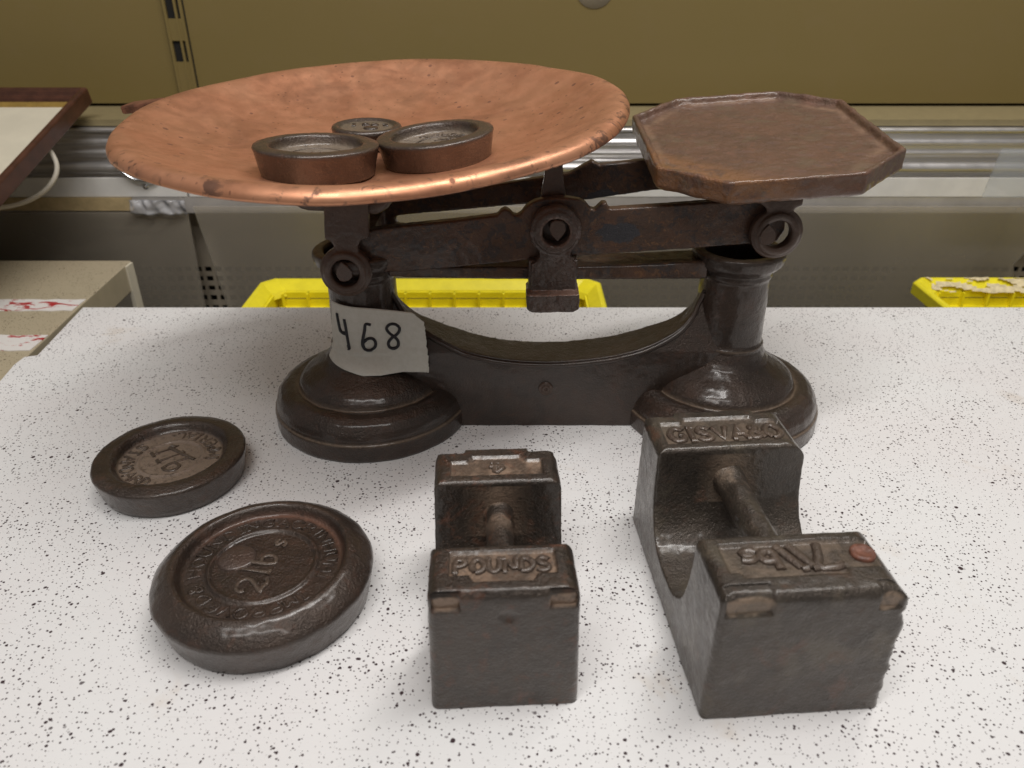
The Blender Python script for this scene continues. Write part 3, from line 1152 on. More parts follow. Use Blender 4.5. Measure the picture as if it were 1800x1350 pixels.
BEAM_BACK = [(-8.71, 11.74), (-7.45, 11.99), (-4.24, 12.38), (0.00, 13.02), (3.49, 13.57), (4.51, 14.16), (4.85, 14.33), (5.21, 14.09), (8.30, 14.40), (13.77, 14.87), (14.83, 14.67), (15.29, 12.88), (14.07, 12.81), (8.64, 12.53), (3.73, 11.81), (1.24, 11.71), (-7.17, 10.95), (-7.29, 10.73), (-7.21, 10.40), (-6.35, 10.32), (-6.07, 10.06), (-8.88, 9.77)]
YOKE_L = [(-9.73, 13.99), (-9.86, 12.64), (-9.91, 11.99), (-9.62, 11.87), (-9.47, 11.58), (-9.55, 11.40)]
YOKE_LR = [(-8.16, 11.40), (-8.21, 11.58), (-8.00, 11.90), (-7.59, 12.05), (-7.41, 13.99)]
YOKE_R = [(12.44, 14.08), (12.92, 13.84), (13.22, 13.61), (13.33, 13.31), (13.18, 13.13)]
YOKE_RR = [(14.69, 13.13), (14.59, 13.34), (14.69, 13.64), (15.04, 13.79), (15.04, 14.14)]
RL = (-8.99, 10.11, 1.41, 0.74)
RC = (2.30, 12.39, 1.37, 0.72)
RR = (13.97, 12.27, 1.38, 0.72)
LINK = [(1.42, 11.27), (1.49, 11.02), (1.31, 10.76), (1.04, 10.63), (1.03, 9.00), (3.48, 9.13), (3.45, 10.57), (3.23, 10.82), (3.10, 11.08), (3.18, 11.30)]
FOOT = [(0.77, 9.04), (3.65, 9.11), (3.66, 8.21), (3.35, 8.04), (1.09, 8.01), (0.81, 8.21)]
STEM = [(1.51, 13.75), (1.70, 14.77), (1.77, 15.59), (2.66, 15.59), (2.74, 14.77), (2.89, 13.81)]

me = curve2d([BEAM_FRONT], 39.95, 40.65, 0.05)
me = remesh(fix_normals(me), 0.085, 1)
beam = sc_part('beam', roughen(me, 0.015, 0.9, 0.008, 5, seed=7), M['beam'])
me = curve2d([BEAM_BACK], 46.9, 47.6, 0.05)
me2 = mesh('x', *join([box_v(-9.0, -8.0, 40.5, 47.0, 10.3, 11.3), box_v(1.7, 2.9, 40.5, 47.0, 11.2, 12.6), box_v(12.9, 13.9, 40.5, 47.0, 11.6, 12.8)]))
me = merge([me, me2])
me = remesh(fix_normals(me), 0.1, 1)
back = sc_part('beam_back_bar', roughen(me, 0.015, 0.9, 0.008, 5, seed=8), M['beam'], beam)
back['label'] = 'dark back bar of the beam'


def pin(cx, cz, w, h, down, y0=39.0, y1=48.0, rot=0.0):
    s = -1 if down else 1
    pts = [(-w * .62, -s * h * .95), (-w * .25, -s * h * 1.15), (w * .3, -s * h * 1.12), (w * .68, -s * h * .8), (w * .78, -s * h * 0.1), (w * 0.55, s * h * .45), (0.02, s * h * 1.1), (-w * 0.55, s * h * 0.45), (-w * .8, -s * h * 0.2)]
    ca, sa = math.cos(rot), math.sin(rot)
    pts = [(cx + x * ca - z * sa, cz + x * sa + z * ca) for x, z in pts]
    me = fix_normals(curve2d([pts], y0, y1, 0.04))
    me.name = 'knife_pin'
    return me


for (cx, cz, dn, rot) in ((-9.05, 10.27, False, 0.15), (2.38, 12.50, True, 0), (13.42, 12.33, False, 0.1)):
    o = sc_part('knife_pin', pin(cx, cz, 0.56, 0.50, dn, rot=rot), M['yoke'], beam, smooth=False)
    bvm = o.modifiers.new('b', 'BEVEL')
    bvm.width = 0.0003


def ring_loops(cx, cz, ro, ri, neck_l, neck_r):
    """outer contour: neck left points down to the ring, round the ring, neck right points up; plus the hole"""
    a0 = math.degrees(math.atan2(neck_l[-1][1] - cz, neck_l[-1][0] - cx))
    a1 = math.degrees(math.atan2(neck_r[0][1] - cz, neck_r[0][0] - cx))
    if a1 < a0:
        a1 += 360
    outer = neck_l + circle(cx, cz, ro, a0, a1, 44) + neck_r
    return outer, circle(cx, cz, ri, n=36)


def ring_boss(cx, cz, ro, ri, y0, y1):
    """raised annulus with a rounded lip, facing the camera"""
    pr = [(ri, y1), (ri, y0 + 0.12), (ri + 0.06, y0 + 0.02), (ri + 0.16, y0), (ro - 0.34, y0), (ro - 0.26, y0 + 0.03), (ro - 0.22, y0 + 0.12), (ro - 0.14, y0 + 0.15), (ro - 0.04, y0 + 0.18), (ro, y0 + 0.28), (ro, y1), (ri, y1)]
    vs, fs = [], []
    seg = 56
    for r, y in pr:
        for k in range(seg):
            a = 2 * math.pi * k / seg
            vs.append((cx + r * math.cos(a), y, cz + r * math.sin(a)))
    for i in range(len(pr) - 1):
        for k in range(seg):
            a, b = i * seg + k, i * seg + (k + 1) % seg
            fs.append((a, b, b + seg, a + seg))
    bm = bmesh.new()
    bm.from_mesh(mesh('b', vs, fs))
    bmesh.ops.remove_doubles(bm, verts=bm.verts, dist=1e-6)
    bmesh.ops.recalc_face_normals(bm, faces=bm.faces)
    me = bpy.data.meshes.new('boss')
    bm.to_mesh(me)
    bm.free()
    return me


def yoke(name, R0, nl, nr, label, seed):
    cx, cz, ro, ri = R0
    outer, hole = ring_loops(cx, cz, ro - 0.03, ri + 0.03, nl, nr)
    a = fix_normals(curve2d([outer, hole], 39.25, 39.75, 0.05))
    me = remesh(merge([a, ring_boss(cx, cz, ro, ri, 39.08, 39.72)]), 0.06, 1)
    y = sc_part(name, roughen(me, 0.012, 1.2, 0.006, 7, seed=seed), M['yoke'])
    y['label'] = label
    a = fix_normals(curve2d([[(x, z) for x, z in outer], hole], 47.8, 48.3, 0.05))
    sc_part('rear_hanger', a, M['yoke'], y)
    return y


YL = yoke('yoke', RL, YOKE_L, YOKE_LR, 'left ring hanger carrying the pan saddle', 11)
YR = yoke('yoke', RR, YOKE_R, YOKE_RR, 'right ring hanger carrying the octagonal plate', 12)

# centre link with its block foot
a_l = [LINK[0]]
cx, cz, ro, ri = RC
n0 = math.degrees(math.atan2(LINK[-1][1] - cz, LINK[-1][0] - cx))
n1 = math.degrees(math.atan2(LINK[0][1] - cz, LINK[0][0] - cx))
if n1 < n0:
    n1 += 360
outer = LINK + circle(cx, cz, ro - 0.03, n0, n1, 44)
a = fix_normals(curve2d([outer, circle(cx, cz, ri + 0.03, n=36)], 39.2, 40.0 - 0.1, 0.07))
b = fix_normals(curve2d([FOOT], 38.6, 40.6, 0.09))
ph = mesh('x', *box_v(0.90, 3.55, 39.45, 40.6, 8.6, 10.75))
me = remesh(merge([a, b, ph, ring_boss(cx, cz, ro, ri, 39.0, 39.8)]), 0.055, 2)


def link_dust(p, n):
    return 0.85 if (8.85 < p.z < 9.25 and n.z > 0.5) else (0.35 if 0.6 < math.hypot(p.x - RC[0], p.z - RC[1]) < 0.85 else 0)


M['link'] = iron_material('link_iron', (0.055, 0.038, 0.031), (0.075, 0.046, 0.036), (0.09, 0.03, 0.02), 0.35, (0.30, 0.5), dust=(0.26, 0.15, 0.11), grain=1.5)
o = sc_part('centre_link', roughen(me, 0.03, 1.3, 0.018, 4, dust=link_dust, seed=13), M['link'])
stem = fix_normals(curve2d([STEM], 40.75, 41.5, 0.1))
stem2 = mesh('x', *box_v(1.6, 2.8, 40.9, 41.4, 9.6, 14))
me = remesh(merge([stem, stem2]), 0.08, 2)
sc_part('centre_post', roughen(me, 0.02, 1, 0.008, 6, seed=14), M['yoke'])

# saddle under the pan: a shallow boat-shaped tray on the left hanger
sad = [(x, z + 0.25) for x, z in [(-12.3, 14.75), (-11.9, 14.1), (-11.35, 13.45), (-10.9, 13.2), (-7.1, 12.95), (-6.5, 13.3), (-6.0, 13.9), (-5.7, 14.6), (-6.2, 14.6), (-6.7, 14.0), (-7.2, 13.6), (-10.7, 13.75), (-11.3, 14.2), (-11.8, 14.75)]]
a = fix_normals(curve2d([sad], 39.5, 48.2, 0.08))
me = remesh(merge([a, mesh('x', *lathe_v([(1.7, 13.3), (1.6, 15.0), (2.6, 15.48)], 40, -7.8, 43.6))]), 0.12, 1)
sc_part('pan_saddle', roughen(me, 0.02, 0.9, 0.006, 6, seed=15), M['yoke'])
# cross arm that lifts the octagonal plate
v_ = [mesh('x', *box_v(12.6, 15.0, 39.3, 48.2, 13.95, 14.45)), mesh('x', *lathe_v([(1.9, 14.3), (1.8, 15.0), (2.6, 15.5)], 40, 13.6, 43.6))]
me = remesh(merge(v_), 0.12, 1)
sc_part('plate_arm', roughen(me, 0.02, 0.9, 0.006, 6, seed=16), M['yoke'])

# octagonal plate with raised border
h, hy, k, k2 = 6.2, 7.25, 3.0, 2.8
octo = [(-h, -hy + k2), (-h + k, -hy), (h - k, -hy), (h, -hy + k2), (h, hy - k2), (h - k, hy), (-h + k, hy), (-h, hy - k2)]


def inset(poly, d):
    n = len(poly)
    out = []
    for i in range(n):
        p0, p1, p2 = Vector(poly[i - 1]), Vector(poly[i]), Vector(poly[(i + 1) % n])
        d1, d2 = (p1 - p0).normalized(), (p2 - p1).normalized()
        n1, n2 = Vector((-d1.y, d1.x)), Vector((-d2.y, d2.x))
        m = (n1 + n2).normalized()
        out.append(tuple(p1 + m * (d / m.dot(n1))))
    return out


layers = [(0.30, -1.25), (0.0, -1.02), (0.0, -0.06), (0.06, 0.0), (0.24, 0.0), (0.32, -0.06), (0.46, -0.34)]
vs, fs = [], []
for d, z in layers:
    vs += [(x, y, z) for x, y in inset(octo, d)]
for i in range(len(layers) - 1):
    for q in range(8):
        a, b = i * 8 + q, i * 8 + (q + 1) % 8
        fs.append((a, b, b + 8, a + 8))
fs.append(tuple(range(7, -1, -1)))
fs.append(tuple(range(8 * (len(layers) - 1), 8 * len(layers))))
me = remesh(fix_normals(mesh('weight_plate', vs, fs)), 0.075, 1)


def plate_dust(p, n):
    # dirt caught in the angle between floor and border
    e = max(abs(p.x) / (h - 0.55), abs(p.y) / (hy - 0.55), (abs(p.x) / (h - 0.7) + abs(p.y) / (hy - 0.7)) / 1.52)
    return 0.6 * max(0, min(1, 0.6 + fbm(p, 0.8, 3))) * math.exp(-((e - 0.985) / 0.045) ** 2) if p.z < -0.1 and p.z > -0.45 else 0


roughen(me, 0.05, 0.9, 0.018, 3.2, dust=plate_dust, seed=17)
PM = Matrix.Translation((13.4 * U, 43.5 * U, 16.75 * U)) @ Matrix.Rotation(R(0.5), 4, 'Z') @ Matrix.Rotation(R(6.3), 4, 'X') @ Matrix.Rotation(R(-4.3), 4, 'Y')
plate = link('weight_plate', me, M['plate'], scale)
plate.matrix_local = OFF @ PM

# numbered masking tape round the left pillar
pr_ = 2.10
path = []
for i in range(17):
    a = R(207 + (278 - 207) * i / 16)
    path.append((LX + pr_ * math.cos(a), BY + pr_ * math.sin(a)))
path += [(LX + 0.9, 39.72), (LX + 1.6, 39.71), (LX + 2.4, 39.70), (LX + 3.2, 39.69), (-4.92, 39.66), (-4.75, 39.60)]
seglen = [0]
for a, b in zip(path, path[1:]):
    seglen.append(seglen[-1] + math.hypot(b[0] - a[0], b[1] - a[1]))
TOT = seglen[-1]


def tape_xy(s):
    s = max(0, min(TOT, s))
    for i in range(len(path) - 1):
        if s <= seglen[i + 1] + 1e-9:
            t = (s - seglen[i]) / (seglen[i + 1] - seglen[i])
            a, b = path[i], path[i + 1]
            dx, dy = b[0] - a[0], b[1] - a[1]
            L = math.hypot(dx, dy)
            return a[0] + dx * t, a[1] + dy * t, dy / L, -dx / L
    return path[-1] + (0, -1)


def base_r(z):
    best = 2.1
    for (r0, z0), (r1, z1) in zip(base_prof, base_prof[1:]):
        if z0 <= z <= z1 and z1 > z0 and r0 > 1.95 and z < 9:
            best = max(best, r0 + (r1 - r0) * (z - z0) / (z1 - z0))
    return best


def tape_off(s, z):
    on = max(0.0, min(1.0, (4.6 - s) / 1.2))
    return 0.03 + (base_r(z) - 2.10) * (0.25 + 0.75 * on) + 0.05 * (z < 5.3)


rt = random.Random(5)
jag = [0.10 * noise.noise(Vector((q * 0.35, 3, 0))) + rt.uniform(-.035, .035) for q in range(40)]
vs, fs = [], []
NU, NV = 90, 36
for i in range(NU + 1):
    for j in range(NV + 1):
        s, t = i / NU, j / NV
        # left edge leans out towards the bottom, right edge is torn
        s0 = 0.62 * t
        s1 = TOT - 0.25 * t + jag[j] * 0.8 - (0.32 if t > 0.86 else 0) * (t - 0.86) / 0.14 * 2
        ss = s0 + (s1 - s0) * s
        x, y, nx2, ny2 = tape_xy(ss)
        zt = 8.12 - 0.62 * (ss / TOT) ** 1.2
        zb = 4.42 - 0.5 * min(1, ss / 2.4) + 0.0 * ss
        z = zb + (zt - zb) * t
        off = tape_off(ss, z) + 0.03 * noise.noise(Vector((ss * 0.8, z * 0.8, 4)))
        vs.append((x + nx2 * off, y + ny2 * off, z))
for i in range(NU):
    for j in range(NV):
        a = i * (NV + 1) + j
        fs.append((a, a + NV + 1, a + NV + 2, a + 1))
me = mesh('price_tape', vs, fs)
tape = sc_part('number_tape', me, M['tape'])
so = tape.modifiers.new('s', 'SOLIDIFY')
so.thickness = 0.00025
so.offset = 1
tape['label'] = 'pale masking tape with 468 written by hand'


def tape_pt(s, z, lift=0.05):
    x, y, nx2, ny2 = tape_xy(s)
    off = tape_off(s, z) + lift
    return (x + nx2 * off, y + ny2 * off, z)


digits = [
    [(0.72, 7.42), (0.74, 7.00), (0.80, 6.55), (0.84, 6.32), (0.98, 6.28), (1.15, 6.30), (1.28, 6.28)],
    [(1.20, 7.15), (1.24, 6.70), (1.26, 6.20), (1.30, 5.70), (1.33, 5.30)],
    [(0.80, 6.55), (0.92, 6.26), (1.2, 6.22)],
    [(1.27, 5.55), (1.32, 5.28)],
    [(2.72, 6.85), (2.40, 6.95), (2.35, 6.55), (2.18, 6.0), (2.12, 5.6), (2.22, 5.32), (2.55, 5.24), (2.85, 5.42), (2.92, 5.75), (2.75, 6.02), (2.45, 6.0), (2.22, 5.78)],
    [(2.20, 5.95), (2.14, 5.55), (2.25, 5.30)],
    [(4.35, 6.72), (4.12, 6.92), (3.78, 6.88), (3.58, 6.62), (3.72, 6.35), (4.02, 6.12), (4.25, 5.85), (4.22, 5.50), (3.95, 5.32), (3.68, 5.42), (3.62, 5.72), (3.85, 6.02), (4.2, 6.25), (4.38, 6.52), (4.35, 6.72)],
    [(3.66, 5.45), (3.85, 5.36), (4.1, 5.42)],
]
lines = []
for d in digits:
    d = chaikin(d, 2)
    dd = [d[0]]
    for a, b in zip(d, d[1:]):
        dd += [((a[0] + b[0]) / 2, (a[1] + b[1]) / 2), b]
    lines.append([tape_pt(s * 0.98 + 0.32, z, 0.03) for s, z in dd])
sc_part('handwritten_number', tubes(lines, 0.09), M['ink'], tape)

# ================================================================== the copper pan
pan = empty('copper_pan', (-7.25, 43.0, 18.16), 0, 'large round copper pan with three small weights in it, resting on the scale', 'pan')
PR = 13.4
inner = [(0.001, -2.55), (2.0, -2.52), (4.0, -2.43), (6.0, -2.20), (8.0, -1.80), (9.5, -1.36), (10.8, -0.84), (11.6, -0.46), (12.1, -0.20), (12.5, -0.05)]
pp = inner + [(12.8, 0.0), (13.08, -0.06), (13.28, -0.20), (13.39, -0.38), (13.40, -0.52), (13.30, -0.60), (13.18, -0.52), (13.0, -0.30), (12.75, -0.20), (12.4, -0.25), (11.9, -0.48), (10.8, -1.02), (9.5, -1.54), (8.0, -1.98), (6.0, -2.38), (4.0, -2.61), (2.0, -2.70), (0.001, -2.73)]
pp = densify(pp, 0.22)
v_, f_ = lathe_v(pp, 220, 0, 0, close=False)
me = mesh('bowl', v_, f_)


def dent(p, n):
    r = math.hypot(p.x, p.y)
    a = math.atan2(p.y, p.x)
    w = (r / PR) ** 2
    # hammered, slightly warped sheet
    dz = w * (0.10 * math.sin(2 * a + 0.9) + 0.05 * math.sin(3 * a + 2.0) + 0.03 * math.sin(5 * a)) + 0.06 * fbm(p, 0.22, 2)
    dr = w * (0.08 * math.sin(3 * a + 1) + 0.05 * math.sin(7 * a))
    return Vector((math.cos(a) * dr, math.sin(a) * dr, dz))


def rimv(p, n):
    r = math.hypot(p.x, p.y)
    return max(0, min(1, (r - 12.5) / 0.6))


roughen(me, 0.0, 1, 0.0, 4, shape=dent, dust=rimv, attr='rim')
bowl = link('bowl', me, M['copper'], pan)
# little hanging lug at the left back
lg = mesh('x', *prism_xz([(-1.0, -0.26), (1.3, -0.26), (1.4, 0.0), (1.3, 0.26), (-1.0, 0.20)], -0.62, 0.62))
lg.transform(Matrix.Translation((-14.0 * U, 3.3 * U, -0.42 * U)) @ Matrix.Rotation(R(-13), 4, 'Z') @ Matrix.Rotation(R(-6), 4, 'Y'))
o = link('lug', fix_normals(lg), simple('tarnished_copper', (0.20, 0.085, 0.05), 0.5, 0.5, var=0.4, vs=1.5, bump=(5, 0.4, 0.05)), pan, smooth=False)
bv = o.modifiers.new('b', 'BEVEL')
bv.width = 0.0012
bv.segments = 2
pan.rotation_euler = (R(4.0), R(-1.7), 0)
PAN = Matrix.Translation((-7.25, 43.0, 18.16)) @ Matrix.Rotation(R(-1.7), 4, 'Y') @ Matrix.Rotation(R(4.0), 4, 'X')


# ================================================================== weights
def disc_weight(name, loc, rot, prof, mat, dust_r, dust_z, label, group, seed, dome=0.03, scallop=None, dust_amt=1.0):
    root = empty(name, loc, 0, label, 'weight', group)
    root.rotation_euler = rot
    v_, f_ = lathe_v(densify(prof, 0.09), 240, close=True)
    me = mesh('body', v_, f_)

    def dust(p, n):
        r = math.hypot(p.x, p.y)
        return dust_amt * max(0, min(1, (dust_r - r) / 0.15)) if p.z > 0.4 and n.z > 0.35 and p.z < dust_z else 0
    roughen(me, dome, 0.9, 0.010, 4, dust=dust, seed=seed)
    link('body', me, mat, root)
    return root


def letters(ls, r, seed, amp=0.02):
    zc = ls[0][0][2]
    me = tubes(ls, r * 1.3)
    for v in me.vertices:
        v.co.z = (zc + (v.co.z / U - zc) * 0.62) * U
    return roughen(me, amp, 2, 0.014, 5, seed=seed)


# 2 lb weight, front left
prof = [(4.25, 0), (4.38, 0.06), (4.45, 0.3), (4.68, 1.15), (4.71, 1.28), (4.66, 1.42), (4.5, 1.60), (4.25, 1.82), (3.95, 2.02), (3.75, 2.10), (3.62, 2.06), (3.55, 1.95), (3.42, 1.66), (3.33, 1.60),
        (2.42, 1.60), (2.36, 1.68), (2.28, 1.73), (2.20, 1.68), (2.14, 1.58), (0.01, 1.56)]
prof = [(r, z + (0.22 if z > 0.5 else 0)) for r, z in prof]
w2 = disc_weight('round_weight', (-10.85, 25.55, 0), (0, 0, 0), prof, M['disc2'], 3.45, 1.97,
                 'large round iron weight marked 2 lbs, lying nearest the front on the left', 'round iron weights', 21, dust_amt=0.0)
bod = w2.children[0]
at = bod.data.attributes['dust']
for i, v in enumerate(bod.data.vertices):
    rr = math.hypot(v.co.x, v.co.y) / U
    a = math.atan2(v.co.y, v.co.x)
    at.data[i].value = 0.9 * math.exp(-((rr - 3.32) / 0.14) ** 2) * max(0, math.sin(a + 0.15)) if v.co.z / U < 2.1 else 0
d83 = R(80)
ls = word_lines('2', 1.25, 0.85, straight(-0.15, -1.22, 1.80, d83, 1.25))
ls += word_lines('lb', 1.25, 0.62, straight(-0.12, 0.05, 1.80, d83, 1.15))
ls += word_lines('s', 0.8, 0.8, straight(0.25, 1.45, 1.80, d83, 0.8))
link('raised_number', letters(ls, 0.085, 2), M['letters'], w2)
ls = []
ls += word_lines('& HOUNDING', 0.52, 0.92, arc(2.60, 1.82, R(157)))
ls += word_lines('ACRINHUMI', 0.52, 0.92, arc(2.60, 1.82, R(37)))
ls += word_lines('IMPROVED', 0.52, 0.92, arc(2.60, 1.82, R(-88)))
link('raised_inscription', letters(ls, 0.058, 3), M['disc2'], w2)
v_, f_ = lathe_v([(0.85, 1.72), (0.84, 1.82), (0.72, 1.88), (0.3, 1.92), (0.01, 1.91)], 40, -1.30, 0.45)
link('lead_plug', roughen(mesh('lead_plug', v_, f_), 0.05, 1.6, 0.02, 5, seed=8), iron_material('lead_plug', (0.050, 0.033, 0.027), (0.062, 0.040, 0.032), (0.08, 0.04, 0.025), 0.3, (0.25, 0.4)), w2)

# 1 lb weight, left
prof = [(3.55, 0), (3.62, 0.08), (3.72, 0.35), (3.90, 1.12), (3.92, 1.24), (3.84, 1.34), (3.5, 1.43), (3.15, 1.46), (2.98, 1.42), (2.88, 1.30), (2.74, 1.06), (2.64, 1.0), (1.78, 1.0),
        (1.72, 1.05), (1.66, 1.07), (1.60, 1.04), (1.55, 0.99), (0.01, 0.98)]
prof = [(r, z + (0.25 if z > 0.5 else 0)) for r, z in prof]
w1 = disc_weight('round_weight', (-18.5, 34.55, 0), (0, 0, 0), prof, M['disc'], 2.72, 1.45,
                 'medium round iron weight with dusty tan centre, farther back on the left', 'round iron weights', 22)
ls = word_lines('IMPERIAL', 0.60, 0.85, arc(2.52, 1.25, R(50), False))
ls += word_lines('STANDARD', 0.60, 0.85, arc(2.52, 1.25, R(205), False))
link('raised_inscription', letters(ls, 0.06, 4), M['letters'], w1)
ls = word_lines('1lb', 1.35, 0.75, straight(0.0, 0.0, 1.23, R(-50), 1.3))
ls.append([(-1.25 * math.sin(R(40)) * 1.0 + 0.3, 1.25 * math.cos(R(40)) + 0.1, 1.23), (1.3, -0.1, 1.23)])
link('raised_number', letters(ls, 0.085, 5), M['letters'], w1)


def small_weight(loc, rot, r, h, label, seed, text, rec=0.44, dmat='small', extra=None):
    ri = r * 0.735
    prof = [(r * 0.89, 0), (r * 0.915, 0.06), (r * 0.925, 0.25), (r * 0.985, h - 0.25), (r, h - 0.1), (r * 0.985, h), (r * 0.9, h + 0.05), (ri + 0.08, h + 0.05), (ri, h - 0.02), (ri - 0.16, h - rec), (ri - 0.28, h - rec - 0.04), (0.01, h - rec - 0.04)]
    w = disc_weight('pan_weight', loc, rot, prof, M[dmat], ri - 0.05, h - 0.1, label, 'small weights in the copper pan', seed, dome=0.015, dust_amt=0.75)
    if text:
        zz_ = h - rec - 0.04
        ls = text(zz_)
        link('raised_inscription', letters(ls, 0.055, seed), M['letters'], w)
    return w


def pan_z(x, y):
    q = PAN.inverted() @ Vector((x, y, 15.4))
    r = math.hypot(q.x, q.y)
    for a, b in zip(inner, inner[1:]):
        if a[0] <= r <= b[0]:
            z = a[1] + (b[1] - a[1]) * (r - a[0]) / (b[0] - a[0])
            return (PAN @ Vector((q.x, q.y, z))).z
    return 15.4


small_weight((-9.6, 38.5, pan_z(-9.6, 38.5) + 0.12), (R(-1.0), R(1.5), 0), 3.03, 1.45, 'small plain iron weight with a bare sunken centre, left of the pair in the pan', 31,
             lambda z: word_lines('lb', 0.8, 0.7, straight(0.2, -0.1, z, R(20), 0.8)) + [[(1.3 * math.cos(R(a)), 1.3 * math.sin(R(a)), z - 0.02) for a in range(0, 361, 12)]])
w = small_weight((-3.85, 40.9, pan_z(-3.85, 40.9) + 0.10), (R(1.5), R(-5.5), 0), 3.05, 1.35, 'small iron weight with a rust-coloured plug in its lettered face, right in the pan', 32,
                 lambda z: word_lines('IMPERIAL', 0.42, 0.9, arc(1.75, z, R(70), False)) + word_lines('1lb', 0.7, 0.7, straight(0.3, 0.2, z, R(60), 0.7)) + [[(1.15 * math.cos(R(a)) + .1, 1.15 * math.sin(R(a)), z) for a in range(0, 361, 12)]])
v_, f_ = lathe_v([(0.5, 0.85), (0.5, 1.03), (0.35, 1.07), (0.01, 1.06)], 28, -0.45, -1.25)
link('rusty_plug', roughen(mesh('rusty_plug', v_, f_), 0.04, 2, 0.02, 6, seed=1), M['copper_plug'], w)
w = disc_weight('pan_weight', (-8.15, 44.7, pan_z(-8.15, 44.7) + 0.03), (R(2), R(1), 0), [(1.75, 0), (1.82, 0.1), (1.93, 0.8), (1.95, 0.95), (1.88, 1.06), (1.72, 1.1), (1.58, 1.06), (1.48, 0.98), (0.01, 0.97)], M['small'], 1.5, 1.05,
                'smallest weight in the pan, half hidden behind the other two', 'small weights in the copper pan', 33, dome=0.012, dust_amt=0.5)
ls = word_lines('1', 0.5, 0.9, straight(-0.75, 0.35, 0.97, 0, 0.5)) + word_lines('2', 0.5, 0.9, straight(-0.1, 0.42, 0.97, 0, 0.5)) + word_lines('oz', 0.6, 0.8, straight(0.72, 0.42, 0.97, 0, 0.4))
link('raised_number', tubes(ls, 0.07), M['small'], w)
v_, f_ = lathe_v([(0.42, 0.90), (0.4, 1.02), (0.25, 1.06), (0.01, 1.06)], 24, 0.28, -0.38)
link('lead_plug', mesh('lead_plug', v_, f_), M['small'], w)


# block weights with a scooped saddle and hand bar
def in_panel(x, y, x0, x1, y0, y1, key=None):
    if x0 < x < x1 and y0 < y < y1:
        return True
    if key:
        kx0, kx1, ky0, ky1 = key
        if ky0 < y < ky1:
            t = (y - ky0) / (ky1 - ky0)
            s = 0.3
            t = t if key[3] > y1 else 1 - t
            return kx0 + s * t * 0.6 < x < kx1 - s * t * 0.6
    return False


